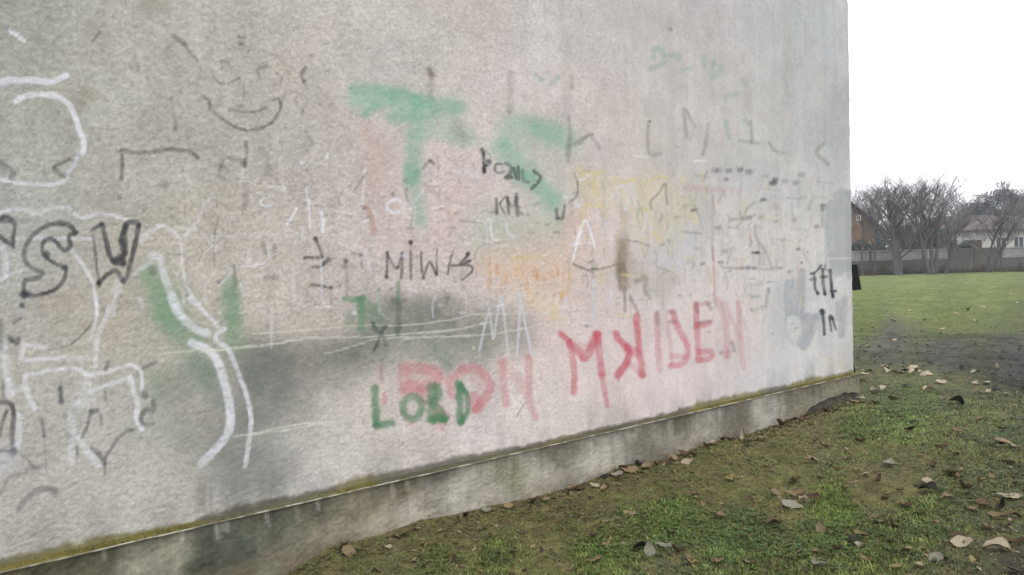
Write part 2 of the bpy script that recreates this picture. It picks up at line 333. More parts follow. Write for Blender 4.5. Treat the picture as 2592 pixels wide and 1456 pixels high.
# ghost lettering, upper right -------------------------------------------------
GT = (138, 162, 152)
for q in ([(1010, 360), (1010, 420)], [(1020, 350), (1080, 360), (1090, 400)], [(1100, 410), (1200, 400), (1190, 440)], [(1000, 500), (1100, 450)], [(1210, 510), (1290, 490)], [(1380, 410), (1380, 480)],
          [(1450, 450), (1440, 570)], [(1450, 460), (1500, 500), (1450, 570)], [(1660, 580), (1690, 620)], [(1540, 700), (1620, 680)], [(160, 550), (200, 580)], [(270, 610), (320, 560)], [(1540, 880), (1560, 1000)], [(1680, 870), (1700, 900)]):
    Z8(GT, .5, 12, *q, soft=.8)
for q in ([(980, 880), (970, 1000), (985, 1120), (1060, 1110)], [(1230, 790), (1250, 1000)], [(1410, 900), (1390, 1040), (1370, 1120)], [(1250, 800), (1310, 920)], [(1720, 880), (1730, 1020)],
          [(2250, 1040), (2200, 1090), (2210, 1130), (2280, 1190)], [(1850, 1030), (1890, 1090), (1950, 1110)], [(1640, 1020), (1780, 1040)], [(400, 850), (410, 1000), (400, 1180)], [(540, 970), (480, 1040), (400, 1050)], [(560, 980), (620, 1070)]):
    Z8((126, 123, 118), .5, 9, *q, soft=.8)
Z8(BK, .5, 8, (985, 880)); Z8(BK, .4, 6, (1135, 210), (1150, 212)); Z8((130, 120, 112), .4, 12, (420, 560), (425, 640), soft=.9); Z8((150, 146, 140), .4, 10, (785, 1045))
for q in ([(870, 1130), (980, 1140)], [(1305, 1163), (1395, 1167)]): Z8((214, 212, 204), .8, 4, *q, brk=.1)
for q in ([(410, 250), (405, 800)], [(1400, 120), (1420, 700)], [(1980, 100), (1990, 700)]): Z8((160, 156, 150), .18, 26, *q, **soft)
# white and pencil marks, upper left ----------------------------------------------
Z1(WH, .75, 11, (85, 250), (195, 330)); Z1((150, 150, 152), .3, 20, (100, 240), (60, 230), soft=.9)
Z1(WH, .75, 15, (-40, 680), (60, 655), (200, 650), (400, 662), (480, 645), (545, 612), brk=.5)
Z1(LV, .6, 14, (0, 690), (120, 660), (380, 665), brk=.5)
Z1(WH, .75, 14, (130, 820), (200, 785), (330, 768), (450, 780), (550, 840), (600, 930), (640, 1040), (680, 1150), (675, 1240), brk=.5)
Z1(LV, .5, 10, (640, 1250), (600, 1350), (540, 1420))
Z2(WH, .65, 10, (630, 180), (540, 230), (400, 250), (200, 235), (0, 195), brk=.6)
for q, w_, a in (([(815, 262), (750, 335)], 9, .5), ([(1410, 290), (1500, 355)], 13, .55), ([(1500, 355), (1550, 430), (1600, 490)], 8, .5), ([(1940, 300), (1990, 310), (1990, 290)], 6, .5), ([(1960, 350)], 14, .55), ([(2015, 432)], 8, .6),
                 ([(1720, 570), (1740, 640), (1790, 685)], 7, .35), ([(1780, 680), (1860, 680), (1945, 640)], 7, .45), ([(1800, 500), (1850, 500)], 8, .4), ([(2170, 540), (2100, 570), (2110, 640)], 8, .45), ([(2230, 590), (2290, 620), (2280, 690)], 5, .3),
                 ([(1655, 790), (1700, 830), (1720, 900), (1850, 1000), (1960, 1050), (2060, 1060), (2180, 1020), (2240, 960), (2285, 870), (2270, 810), (2210, 810)], 7, .55), ([(1870, 900), (2000, 912), (2090, 908), (2170, 875)], 8, .5),
                 ([(1985, 690), (1980, 810)], 5, .3), ([(1390, 800), (1410, 930), (1430, 1050)], 8, .35), ([(1430, 1050)], 12, .45), ([(990, 1220), (1050, 1235), (1100, 1245), (1260, 1232), (1400, 1215), (1500, 1225), (1570, 1245), (1610, 1285)], 10, .6),
                 ([(990, 1230), (995, 1340), (990, 1430)], 8, .45), ([(2490, 550), (2450, 610), (2470, 660)], 8, .6), ([(2480, 668)], 10, .7), ([(2540, 450)], 10, .4), ([(2000, 1160), (2005, 1260), (1990, 1340)], 9, .55), ([(1985, 1335)], 14, .6),
                 ([(1790, 1390), (1830, 1290), (1960, 1300)], 8, .4), ([(0, 1325), (70, 1370), (110, 1410), (90, 1445)], 12, .6), ([(570, 1300), (440, 1360), (480, 1410), (530, 1440)], 10, .55), ([(2490, 1070), (2550, 1180)], 8, .4), ([(1170, 920)], 12, .4),
                 ([(1210, 490)], 8, .4)): Z1(DG, min(a*1.4, .95), w_*1.1, *q, soft=.65, brk=.8)
for q in ([(1640, 560), (1600, 680), (1640, 800)], [(1700, 440), (1850, 400), (2050, 400), (2250, 460), (2340, 560), (2340, 700), (2290, 820)], [(1800, 560), (1840, 520), (1880, 550)], [(2080, 560), (2160, 520), (2200, 560)], [(1330, 200), (1400, 260)], [(1090, 440), (1120, 560)],
          [(1250, 620), (1320, 700), (1300, 800)], [(2400, 820), (2460, 900), (2440, 1000)], [(1700, 1150), (1760, 1260)], [(1500, 1000), (1530, 1120)], [(2130, 1180), (2180, 1300), (2160, 1420)], [(600, 420), (650, 480)], [(900, 640), (960, 700)]):
    Z1((116, 113, 108), .34, 9, *q, soft=.8, brk=.9)
Z1((132, 124, 112), .5, 36, (660, 840), (720, 760), soft=.9); Z1((140, 134, 122), .5, 60, (1180, 20), (1280, 60), soft=.9); Z1((134, 128, 118), .35, 22, (320, 300), **soft)
for q, w_, a in (([(1120, -20), (1115, 120), (1110, 200)], 10, .5), ([(1125, 65)], 10, .6), ([(1110, 190)], 10, .55), ([(1095, 365)], 15, .6), ([(2230, 50)], 18, .55), ([(1520, 250)], 20, .4), ([(2250, 350), (2240, 460)], 14, .5), ([(2010, 160), (2070, 200)], 8, .4),
                 ([(2000, 560), (1970, 700), (1960, 850), (1965, 990)], 5, .45), ([(2140, 980), (2160, 1150)], 8, .4), ([(1390, 1010), (1400, 1050)], 18, .5), ([(2000, 1130)], 8, .6), ([(1700, 440), (1690, 560)], 7, .3)): Z2(DG, a, w_, *q, soft=.6, brk=.6)
Z2((150, 132, 116), .3, 60, (400, 1350), (600, 1280), **soft)
# white outlines ------------------------------------------------------------
for q, w_, a in (([(-20, 500), (150, 468), (240, 480), (330, 515), (400, 490), (470, 462), (580, 450), (650, 465)], 10, .7), ([(680, 520), (760, 550), (900, 512), (1010, 520), (1110, 548), (1250, 590)], 10, .75), ([(150, 740), (500, 735), (850, 745)], 9, .45),
                 ([(20, 820), (50, 930), (50, 1060)], 18, .5), ([(0, 1120), (100, 1060), (190, 1030)], 10, .5), ([(640, 830), (720, 920), (790, 1030), (850, 1150), (870, 1290), (890, 1440)], 9, .65),
                 ([(1440, 610), (1540, 640), (1620, 700), (1660, 780), (1665, 900), (1680, 1060), (1700, 1170), (1780, 1290), (1890, 1430)], 8, .75), ([(1440, 640), (1360, 690), (1300, 750)], 14, .5), ([(1290, 650), (1290, 760)], 16, .35),
                 ([(1380, 890), (1460, 900), (1480, 990), (1520, 1130), (1580, 1270), (1670, 1440)], 19, .75), ([(1430, 930), (1330, 990), (1230, 1060)], 14, .4), ([(1090, 1130), (1060, 1230)], 24, .45), ([(1280, 1290), (1305, 1360)], 12, .45), ([(1060, 1230), (1030, 1440)], 12, .4),
                 ([(1945, 320), (1880, 440), (1830, 540), (1770, 630), (1700, 710)], 8, .5), ([(1700, 740), (2000, 720), (2500, 700)], 4, .3), ([(2400, 380), (2390, 430), (2440, 440)], 4, .5), ([(300, 720), (420, 715)], 8, .4)):
    Z2(WH, a*.85, w_*.95, *q, brk=.8)
for q, w_, a in (([(1390, 0), (1430, 110), (1520, 210), (1620, 280), (1690, 300)], 20, .8), ([(1560, 380), (1700, 440), (1780, 550), (1830, 700), (1865, 850), (1878, 1000), (1860, 1110), (1780, 1220), (1640, 1365)], 21, .9),
                 ([(1540, 20), (1640, 110), (1700, 170), (1770, 240)], 12, .7), ([(1830, 265), (1760, 310), (1770, 370), (1850, 420), (1900, 520), (1950, 650), (2000, 780), (2035, 920), (2045, 1060), (2020, 1240), (1998, 1390)], 12, .8),
                 ([(780, 0), (790, 110), (770, 240), (730, 360)], 9, .6), ([(890, 90), (850, 200), (800, 300), (780, 430), (775, 570)], 13, .55), ([(200, 380), (175, 470), (200, 520), (450, 505), (720, 503)], 12, .65), ([(230, 400), (380, 420)], 12, .5),
                 ([(205, 650), (350, 615), (500, 590), (640, 595), (720, 640), (850, 620), (1000, 575), (1080, 560), (1140, 600), (1160, 700), (1150, 760)], 10, .7), ([(210, 650), (205, 740), (240, 830), (280, 910)], 14, .6), ([(20, 400), (50, 550), (80, 800)], 22, .5),
                 ([(1060, 660), (1090, 780), (1120, 880), (1110, 980), (1150, 1080)], 14, .75), ([(730, 780), (880, 720), (1060, 665)], 11, .6), ([(720, 650), (700, 760), (650, 880)], 24, .35), ([(150, 980), (155, 1100), (130, 1230)], 18, .6), ([(565, 980), (590, 1150), (580, 1350)], 20, .45),
                 ([(640, 1150), (710, 1260), (800, 1370)], 18, .5), ([(110, 780), (220, 740)], 12, .4), ([(30, 520), (80, 760)], 10, .5), ([(600, 870), (760, 860)], 16, .3)):
    Z3(WH, a*.88, w_*1.0, *q, brk=.7)
# black lettering, left ------------------------------------------------------------
for q, w_, a in (([(0, 560), (50, 540), (110, 565), (135, 630), (120, 720), (120, 810)], 11, .8), ([(0, 720), (60, 770), (110, 800)], 12, .8), ([(10, 570), (90, 580)], 12, .6),
                 ([(695, 690), (640, 620), (540, 598), (430, 620), (320, 690), (250, 780), (220, 880), (245, 970), (320, 1020), (390, 1055), (330, 1105), (240, 1115), (215, 1180), (225, 1240)], 12, .88),
                 ([(225, 1250), (340, 1255), (480, 1215), (570, 1140), (600, 1050), (600, 1000), (540, 985), (430, 920), (385, 850), (400, 770), (460, 740), (515, 770), (550, 820), (600, 845), (645, 800), (630, 720), (695, 690)], 11, .88),
                 ([(220, 1245)], 24, .95), ([(420, 880)], 20, .85), ([(590, 1010)], 18, .85), ([(200, 1345)], 13, .65),
                 ([(840, 665), (930, 605)], 11, .85), ([(935, 605), (960, 720), (985, 810), (1010, 900), (1050, 960), (1130, 970)], 13, .92), ([(1130, 965), (1110, 900), (1040, 950)], 16, .9), ([(1150, 620), (1170, 595), (1240, 590), (1275, 615)], 14, .95),
                 ([(1270, 620), (1245, 760), (1210, 900), (1170, 1060), (1135, 1135)], 13, .92), ([(1160, 630), (1115, 720), (1120, 800), (1140, 870)], 15, .92), ([(1140, 650), (1150, 800), (1130, 900), (1060, 940)], 12, .8),
                 ([(850, 710), (870, 850), (885, 1000), (905, 1140)], 8, .6), ([(905, 1145), (960, 1085), (1040, 1030), (1080, 1050), (1120, 1120)], 12, .9), ([(905, 1150)], 16, .8)): Z2(BK, a, w_, *q, soft=.4, brk=.45, curve=len(q) > 2)
for q, w_, a in (([(-10, 860), (60, 860), (100, 900), (110, 1000), (100, 1100), (100, 1200)], 13, .8), ([(55, 930), (20, 1030), (0, 1130)], 10, .7), ([(110, 1262)], 24, .98), ([(-10, 1265), (110, 1258)], 8, .85), ([(490, 750), (500, 860)], 13, .95), ([(490, 690), (495, 750)], 8, .4),
                 ([(530, 980)], 14, .55), ([(340, 1000), (352, 1080), (358, 1140)], 9, .75), ([(358, 1140), (375, 1400)], 6, .3), ([(750, 940), (790, 935)], 13, .8), ([(735, 930), (725, 1000), (700, 1080), (665, 1150)], 9, .65), ([(820, 970), (828, 1040)], 9, .6),
                 ([(1180, 805)], 20, .75), ([(1250, 850), (1245, 930), (1190, 925), (1155, 975), (1150, 1025), (1190, 1045), (1245, 1040)], 12, .75), ([(1085, 1085), (1030, 1100), (960, 1160), (900, 1250), (860, 1310), (855, 1440)], 9, .6), ([(750, 1240), (810, 1290), (850, 1360)], 12, .6),
                 ([(740, 230), (700, 280), (640, 340), (580, 390)], 6, .7), ([(165, 180), (110, 220)], 9, .6), ([(80, 340), (130, 375), (150, 350)], 13, .75), ([(90, 360)], 16, .5), ([(885, 530), (860, 600)], 11, .5), ([(1270, 540), (1170, 585)], 9, .6), ([(625, 1230), (630, 1280)], 10, .55), ([(560, 1130)], 16, .5),
                 ([(0, 200), (0, 420)], 16, .5), ([(175, 75)], 13, .7), ([(840, 110)], 10, .5), ([(160, 1280), (220, 1330), (280, 1400)], 6, .5), ([(440, 720)], 10, .35), ([(855, 780), (860, 850)], 9, .45), ([(560, 400), (400, 440)], 6, .3), ([(25, 690), (25, 820)], 9, .5)): Z3((66, 67, 72), a, w_, *q, soft=.5, brk=.55)
for q, w_, a in (([(450, 620), (420, 605), (320, 610), (240, 660), (185, 720), (150, 780)], 15, .6), ([(430, 625)], 24, .45), ([(330, 420), (210, 440)], 10, .45), ([(210, 480), (120, 495), (60, 520), (40, 580), (0, 640)], 10, .5), ([(0, 505), (80, 500)], 6, .3), ([(1090, 468)], 9, .5)):
    Z0((92, 92, 94), a, w_, *q, soft=.7, brk=.4)
Z0(LV, .3, 60, (0, 420), (80, 350), **soft)
for k in range(60):                                               # water streaks above the ledge
    a = random.uniform(1600, 2420); b = 560 - (a - 1600)*0.22 + random.uniform(-60, 60)
    Z0((134, 133, 127), random.uniform(.15, .4), random.uniform(4, 14), (a, b), (a - 3, b + random.uniform(90, 230)), soft=.8)
Z0((150, 149, 143), .4, 70, (1650, 450), (1950, 520), (2350, 380), **soft)
# scratches -------------------------------------------------------------------
for q, w_, a in (([(-250, 900), (0, 868), (200, 852), (420, 812), (600, 800), (900, 796), (1200, 772), (1450, 750), (1600, 715), (1680, 700)], 4.4, .75), ([(100, 775), (400, 757), (620, 735), (850, 718), (1100, 722), (1300, 700), (1450, 678), (1560, 650), (1700, 645), (2100, 638)], 4.0, .7),
                 ([(880, 820), (1100, 800), (1500, 792), (1750, 770), (1920, 740)], 4.0, .7), ([(1900, 745), (2100, 705), (2368, 712)], 3.4, .5), ([(580, 912), (700, 880), (860, 832)], 3.6, .55), ([(100, 1442), (350, 1390), (500, 1370), (650, 1362)], 4.6, .85),
                 ([(1100, 815), (1600, 780)], 3.4, .5)): Z5(CR, a, w_, *q, brk=.7, soft=.3)
Z3(CR, .7, 4.5, (1900, 1140), (2080, 1122), (2300, 1090), (2572, 1040), brk=.5); Z3(CR, .5, 4, (1300, 470), (1700, 440), (2100, 410), brk=.5); Z3(CR, .55, 3.6, (2290, 1105), (2360, 1090), brk=.3)
for q in ([(1030, 1292), (900, 1300)], [(870, 1225), (1030, 1205)]): Z6((214, 206, 198), .6, 3.2, *q)
Z6((216, 206, 202), .45, 3.2, (320, 1345), (700, 1340), (900, 1300)); Z6((212, 206, 202), .4, 3, (1100, 1160), (1400, 1160), (1900, 870))
# marks in the middle ------------------------------------------------------------
for q, w_, a in (([(1775, 655), (1785, 690)], 10, .9), ([(1785, 690), (1788, 760), (1790, 815)], 7, .85), ([(1790, 745), (1830, 742), (1800, 770)], 10, .9), ([(1790, 790), (1790, 815)], 11, .9), ([(1800, 660), (1835, 700), (1825, 740)], 4, .4), ([(1920, 762), (1880, 760), (1865, 800), (1890, 825), (1930, 815)], 7, .65),
                 ([(1945, 755), (1985, 780), (1975, 830), (1945, 855), (1990, 860)], 9, .75), ([(1950, 860), (1980, 850)], 12, .6), ([(2005, 790), (2015, 840), (2040, 870), (2035, 780)], 9, .75), ([(2070, 800), (2070, 880), (2110, 890)], 8, .5), ([(2150, 810), (2200, 855), (2165, 905), (2130, 940)], 9, .72),
                 ([(1875, 1010), (1880, 1115)], 8, .8), ([(1940, 1000), (1900, 1050), (1935, 1115)], 5, .7), ([(1955, 1000), (1965, 1115)], 8, .7), ([(1955, 1005), (1990, 1070), (2020, 1000)], 6, .55), ([(2022, 985), (2025, 1060), (2032, 1125)], 11, .85), ([(2055, 1112), (2065, 1125)], 8, .55), ([(2105, 1125)], 9, .4),
                 ([(2310, 1090), (2318, 1155)], 10, .65), ([(2372, 1060), (2365, 1110), (2352, 1155), (2325, 1150)], 8, .65), ([(1400, 740), (1420, 755)], 11, .7), ([(1400, 740), (1370, 760), (1350, 790)], 8, .4), ([(1258, 1328)], 12, .75), ([(1130, 975)], 11, .4), ([(920, 1075)], 10, .4), ([(2470, 880), (2460, 980), (2400, 1040)], 5, .4)):
    Z4((62, 62, 62), a, w_, *q, soft=.5, brk=.35)
Z4((104, 92, 78), .7, 15, (1395, 80), (1410, 115), soft=.8); Z4((140, 130, 118), .4, 12, (1400, 120), (1405, 280), soft=.9); Z4((140, 132, 124), .35, 18, (1980, 100), (1975, 380), **soft); Z4((128, 122, 114), .45, 10, (1970, 380), soft=.9)
Z4((132, 130, 120), .5, 28, (1600, 480), (1640, 560), soft=.9); Z4((128, 130, 122), .5, 12, (2420, 560), (2400, 620), (2395, 700), soft=.9); Z4((120, 116, 112), .5, 8, (2460, 600), (2576, 540), soft=.8)
Z4((168, 128, 118), .5, 15, (940, 1070), (975, 1160), (990, 1270), soft=.7); Z4((150, 128, 122), .3, 11, (1360, 900), (1440, 1000), soft=.8); Z4((180, 150, 145), .4, 14, (1530, 1090), (1540, 1160), soft=.8); Z4((120, 112, 106), .5, 8, (930, 1080), soft=.8)
for q, w_, a in (([(325, 895), (345, 950)], 5, .5), ([(240, 1000), (190, 1010), (172, 1045), (200, 1065), (250, 1060)], 4, .7), ([(430, 1080), (400, 1140), (360, 1195)], 6, .75), ([(500, 940), (520, 1050), (530, 1220)], 6, .75), ([(640, 965), (600, 1000)], 5, .4), ([(610, 1110), (625, 1180), (620, 1250)], 9, .75),
                 ([(655, 690), (645, 720)], 9, .6), ([(470, 750)], 11, .6), ([(775, 655), (785, 690)], 6, .4), ([(930, 800), (920, 900), (908, 1020)], 5, .65), ([(1200, 1040), (1150, 1015), (1095, 1040), (1085, 1080), (1130, 1110), (1190, 1100)], 7, .65), ([(1200, 1075), (1260, 1085)], 6, .6), ([(700, 1100), (780, 1110), (860, 1130)], 4, .5),
                 ([(800, 970), (860, 985)], 6, .4), ([(340, 1230), (450, 1270), (560, 1310)], 4, .4), ([(2440, 1430), (2465, 1300), (2500, 1190), (2530, 1180), (2560, 1260), (2576, 1310)], 6, .65), ([(1420, 1080), (1500, 1060)], 8, .4), ([(1560, 1060), (1650, 1080)], 8, .35),
                 ([(1830, 1180), (1850, 1290), (1890, 1310)], 6, .6), ([(1950, 1190), (1960, 1260), (2010, 1290)], 6, .55), ([(1690, 1290), (1850, 1330)], 5, .3), ([(920, 1180), (950, 1165)], 8, .5), ([(640, 1080)], 8, .6), ([(90, 1270), (240, 1250)], 4, .4)): Z4(WH, a, w_, *q, brk=.65)
for k in range(150):                                             # chalky chips and flecks all over the worn middle
    a = random.uniform(420, 1500); b = random.uniform(430, 800)
    PT.stroke(random.choice([WH, CR, WH, (120, 118, 114), (104, 102, 98)]), random.uniform(.25, .6), random.uniform(3, 7), [(a, b), (a + random.uniform(3, 16), b + random.uniform(-5, 2))], brk=.5)
for k in range(110):
    a = random.uniform(1300, 2080); b = random.uniform(560, 860)
    PT.stroke(random.choice([(120, 118, 116), (226, 222, 222), (108, 106, 106)]), random.uniform(.2, .5), random.uniform(3, 6), [(a, b), (a + random.uniform(2, 9), b + random.uniform(-5, 2))], brk=.4)
# line with MiWiS ------------------------------------------------------------
for q, w_, a in (([(1000, 235), (1000, 320), (995, 400)], 8, .82), ([(1000, 240), (1040, 320), (1068, 340), (1090, 260)], 6, .7), ([(1098, 238), (1098, 320), (1092, 405)], 8, .8), ([(1155, 165)], 11, .9), ([(1155, 170), (1156, 230)], 4, .3), ([(1156, 232), (1156, 330), (1158, 408)], 8, .75), ([(995, 398)], 11, .9),
                 ([(1225, 235), (1228, 330), (1240, 410)], 7, .75), ([(1240, 405), (1280, 300), (1325, 380)], 7, .72), ([(1330, 215), (1330, 380)], 6, .62), ([(1437, 225), (1410, 320), (1402, 380)], 6, .65), ([(1540, 240), (1520, 270), (1490, 310), (1550, 290)], 8, .8), ([(1430, 322), (1550, 322), (1565, 360), (1500, 415)], 6, .7), ([(1535, 243)], 12, .8), ([(1325, 375)], 10, .7), ([(1068, 332)], 9, .6),
                 ([(520, 140), (545, 200), (565, 260)], 8, .75), ([(520, 145)], 12, .75), ([(450, 272), (500, 268), (565, 268)], 9, .78), ([(605, 280), (575, 310)], 14, .85), ([(575, 320), (530, 335)], 7, .6), ([(490, 450), (540, 455), (620, 470)], 7, .75), ([(625, 470)], 9, .8), ([(575, 470), (570, 560)], 5, .3), ([(722, 290)], 14, .75), ([(720, 300), (715, 340)], 9, .5), ([(822, 250)], 12, .65),
                 ([(770, 240), (800, 245)], 6, .4), ([(825, 270), (835, 340)], 6, .35), ([(680, 457)], 8, .6), ([(730, 340), (730, 520)], 8, .3), ([(530, 330), (500, 335)], 6, .5), ([(1350, 470), (1400, 520), (1395, 570)], 8, .25), ([(200, 400), (270, 400)], 14, .35), ([(250, 200), (240, 270)], 12, .4), ([(170, 170), (190, 240)], 14, .35), ([(2240, 310), (2290, 330), (2368, 370)], 5, .5)):
    Z5((60, 58, 58), a, w_, *q, soft=.5, brk=.45)
for q, w_, a in (([(30, 325), (110, 322), (180, 305)], 5, .7), ([(200, 170), (215, 270), (250, 240)], 6, .4), ([(80, 220), (80, 300)], 9, .35), ([(370, 340), (380, 560)], 9, .3), ([(560, 350), (570, 580)], 7, .35), ([(20, 430), (40, 520)], 6, .35), ([(1140, 475), (1200, 500)], 6, .5), ([(585, 595), (630, 600)], 5, .6),
                 ([(230, 620), (230, 860)], 8, .3), ([(430, 540), (390, 610)], 5, .4)): Z5(WH, a, w_, *q, brk=.6)
GD = (84, 130, 98)
Z5(GD, .7, 16, (715, 540), (770, 550), (840, 540), soft=.5); Z5(GD, .7, 19, (820, 550), (828, 640), (825, 740), soft=.5); Z5(GD, .45, 44, (870, 600), (920, 660), soft=.8); Z5(GD, .5, 8, (945, 470), (950, 600)); Z5(GD, .55, 11, (1072, 440), (1075, 550)); Z5((86, 124, 96), .4, 24, (760, 640), (740, 700), soft=.9)
for q, w_, a in (([(900, 700), (920, 745), (955, 765), (985, 730)], 12, .75), ([(960, 765), (940, 830), (912, 885)], 9, .75), ([(965, 770), (990, 850)], 9, .6), ([(1075, 580), (1070, 780)], 14, .5), ([(1040, 560), (1120, 560)], 12, .35)): Z5((70, 84, 74), a, w_, *q, soft=.6)
Z5((98, 126, 106), .45, 30, (1290, 850), (1320, 890), (1400, 950), **soft); Z5((110, 130, 112), .4, 26, (1400, 1000), (1440, 960), **soft); Z5((84, 92, 84), .35, 8, (965, 950), (960, 1080), **soft)
Z5((204, 206, 198), .5, 7, (945, 500), (950, 640), brk=.9); Z5((196, 200, 190), .5, 5, (960, 640), (1010, 680), brk=.9); Z5((206, 206, 190), .7, 9, (1575, 870)); Z5(WH, .5, 7, (770, 620), (790, 640), brk=.8)
RD = (188, 100, 114); RP = (198, 142, 144)
for q, w_, a in (([(985, 1180), (985, 1240)], 13, .65), ([(950, 990), (965, 1130)], 16, .25), ([(1115, 1010), (1120, 1160)], 34, .5), ([(1150, 1000), (1250, 1010), (1340, 1040), (1330, 1100), (1250, 1130), (1140, 1130)], 28, .55), ([(1180, 1060), (1300, 1070)], 40, .35), ([(1200, 1150), (1280, 1230), (1390, 1330)], 26, .5),
                 ([(1340, 1330), (1350, 1400)], 26, .35), ([(1130, 1340), (1160, 1390)], 14, .4), ([(1490, 1010), (1590, 1010), (1660, 1070), (1690, 1130), (1650, 1210), (1590, 1280)], 24, .65), ([(1500, 1020), (1420, 1090), (1430, 1180)], 24, .5), ([(1580, 1210), (1600, 1260)], 34, .55), ([(1560, 1050), (1620, 1100)], 34, .3),
                 ([(1765, 960), (1775, 1100), (1790, 1240)], 20, .5), ([(1790, 1160), (1790, 1240)], 20, .35), ([(1760, 970), (1850, 1060), (1930, 1180)], 28, .4), ([(1940, 930), (1945, 1100), (1950, 1240), (1985, 1330)], 18, .48)): Z5(RD if a > .45 else RP, a*.85, w_, *q, soft=.5, brk=.35)
GL = (72, 122, 88)
for q, w_ in (([(922, 1140), (925, 1260), (928, 1385)], 15), ([(930, 1388), (980, 1378), (1035, 1372)], 15), ([(1170, 1192), (1215, 1215), (1232, 1265), (1210, 1320), (1170, 1345), (1125, 1320), (1108, 1265), (1125, 1215), (1170, 1192)], 15), ([(1298, 1130), (1300, 1240), (1295, 1350)], 20),
              ([(1330, 1130), (1345, 1180), (1310, 1240), (1350, 1290), (1385, 1340)], 16), ([(1478, 1110), (1485, 1240), (1490, 1370)], 15), ([(1490, 1115), (1530, 1190), (1535, 1290), (1500, 1360)], 11), ([(1300, 1340), (1370, 1345)], 16)): Z5(GL, .82, w_*1.3, *q, soft=.5, brk=.35)
Z5((122, 116, 114), .5, 4, (1922, 1235), (1880, 1290), (1860, 1330)); Z5((120, 116, 110), .5, 4, (845, 1350), (840, 1380))
for q in ([(1672, 570), (1690, 690), (1705, 805)], [(1668, 650), (1645, 740), (1612, 890)], [(1752, 535), (1730, 680), (1710, 805)], [(1760, 530), (1782, 680), (1805, 915)], [(1872, 500), (1885, 600), (1862, 920)], [(1880, 500), (1915, 690), (1965, 920)]): Z5((200, 200, 208), .75, 6.5, *q, brk=.5)
# brown drips, red T, dots ------------------------------------------------------
BR = (112, 98, 74)
Z6((140, 124, 100), .5, 34, (790, 730), (795, 900), (800, 1040), soft=.8); Z6(BR, .5, 24, (780, 760), (785, 950), soft=.7); Z6((98, 88, 62), .6, 26, (775, 930), (785, 1000), (800, 1080), soft=.6); Z6((98, 88, 64), .6, 9, (803, 1080), (806, 1250), soft=.7); Z6((104, 92, 72), .6, 9, (845, 1160), (880, 1220), (910, 1290), soft=.7)
Z6((150, 142, 128), .4, 90, (900, 950), (1050, 1050), **soft); Z6((116, 108, 94), .5, 10, (890, 1040), (960, 1000), (950, 1090), (990, 1160), soft=.8); Z6((150, 140, 134), .35, 24, (800, 560), (800, 740), **soft)
for q, w_, a in (([(440, 920), (500, 945), (560, 955), (640, 945), (750, 915)], 5, .6), ([(570, 945), (600, 945)], 6, .7), ([(820, 740), (900, 750), (980, 780)], 5, .5), ([(1000, 510), (990, 460), (1050, 400), (1095, 330), (1105, 400), (1115, 480)], 6, .5), ([(1080, 560), (1060, 600)], 8, .35), ([(1000, 890), (1060, 940), (1150, 970)], 4, .4),
                 ([(440, 250), (465, 340), (460, 420), (400, 480)], 5, .4), ([(1750, 640), (1760, 720), (1830, 830), (1870, 940)], 8, .35), ([(1310, 520), (1290, 525)], 7, .6)): Z6((104, 100, 98), a, w_, *q, soft=.5)
Z6((188, 152, 152), .42, 13, (1245, 368), (1330, 362), (1430, 372), (1490, 372), soft=.6); Z6((190, 160, 158), .4, 12, (1490, 370), (1650, 380), soft=.8); Z6((176, 148, 148), .4, 8, (1442, 390), (1442, 600), (1440, 820), soft=.6); Z6((192, 122, 128), .5, 6, (1445, 800), (1450, 950), (1458, 1170), soft=.5)
Z6((170, 148, 146), .5, 8, (1890, 470), (1910, 550), soft=.6); Z6((120, 96, 98), .4, 6, (1442, 780), (1445, 880))
for x, y, w_, a in ((1460, 236, 15, .5), (1490, 232, 13, .4), (1560, 236, 13, .5), (1640, 230, 14, .55), (1705, 245, 12, .5), (1540, 300, 9, .5), (1820, 275, 11, .3), (1895, 300, 12, .6), (1880, 325, 13, .9), (1965, 312, 13, .4), (2048, 322, 13, .4), (2085, 265, 14, .4), (1812, 447, 10, .65), (1700, 585, 12, .5), (1795, 575, 11, .45),
                     (1240, 500, 9, .3), (1315, 520, 10, .5), (2242, 490, 10, .7), (2240, 520, 9, .5), (2200, 640, 9, .6), (1500, 900, 9, .6), (1372, 910, 9, .6), (1650, 940, 8, .6), (1700, 938, 9, .55), (1745, 940, 8, .55), (1770, 830, 9, .6), (1480, 650, 10, .5), (1530, 820, 12, .4), (1930, 942, 9, .5), (2000, 968, 9, .5),
                     (2060, 805, 9, .5), (2030, 590, 8, .4), (1900, 605, 8, .4), (530, 1362, 8, .5), (1190, 570, 8, .4), (1080, 770, 9, .4), (1130, 745, 9, .3), (1330, 800, 8, .4)): Z6((66, 66, 68), a, w_, (x - 8, y), (x + 8, y - 2), soft=.7, brk=.4)
for q in ([(1400, 240), (1370, 310)], [(1810, 447), (1740, 470), (1690, 520), (1660, 590)], [(1560, 590), (1600, 580)], [(1570, 600), (1750, 560)], [(1500, 930), (1560, 940), (1880, 950)], [(1640, 540), (1650, 600), (1620, 640)]): Z6((112, 110, 114), .4, 7, *q, soft=.6)
for q in ([(800, 520), (760, 430), (742, 370), (780, 340), (808, 385), (850, 335), (862, 400), (850, 460), (805, 520)], [(960, 545), (950, 640), (930, 700)], [(655, 590), (665, 640)], [(1000, 640), (985, 700)], [(580, 1020), (575, 1180), (570, 1350)], [(700, 1100), (690, 1200)], [(350, 1190), (380, 1170), (350, 1280)], [(1180, 880), (1240, 950)]):
    Z6(LV, .65, 6, *q, brk=.5)
Z6(WH, .7, 6, (432, 885), (455, 790), (485, 680), (512, 600), (540, 620), (575, 740), (590, 800), brk=.4); Z6(WH, .7, 5, (430, 768), (500, 762), (580, 752), brk=.4)
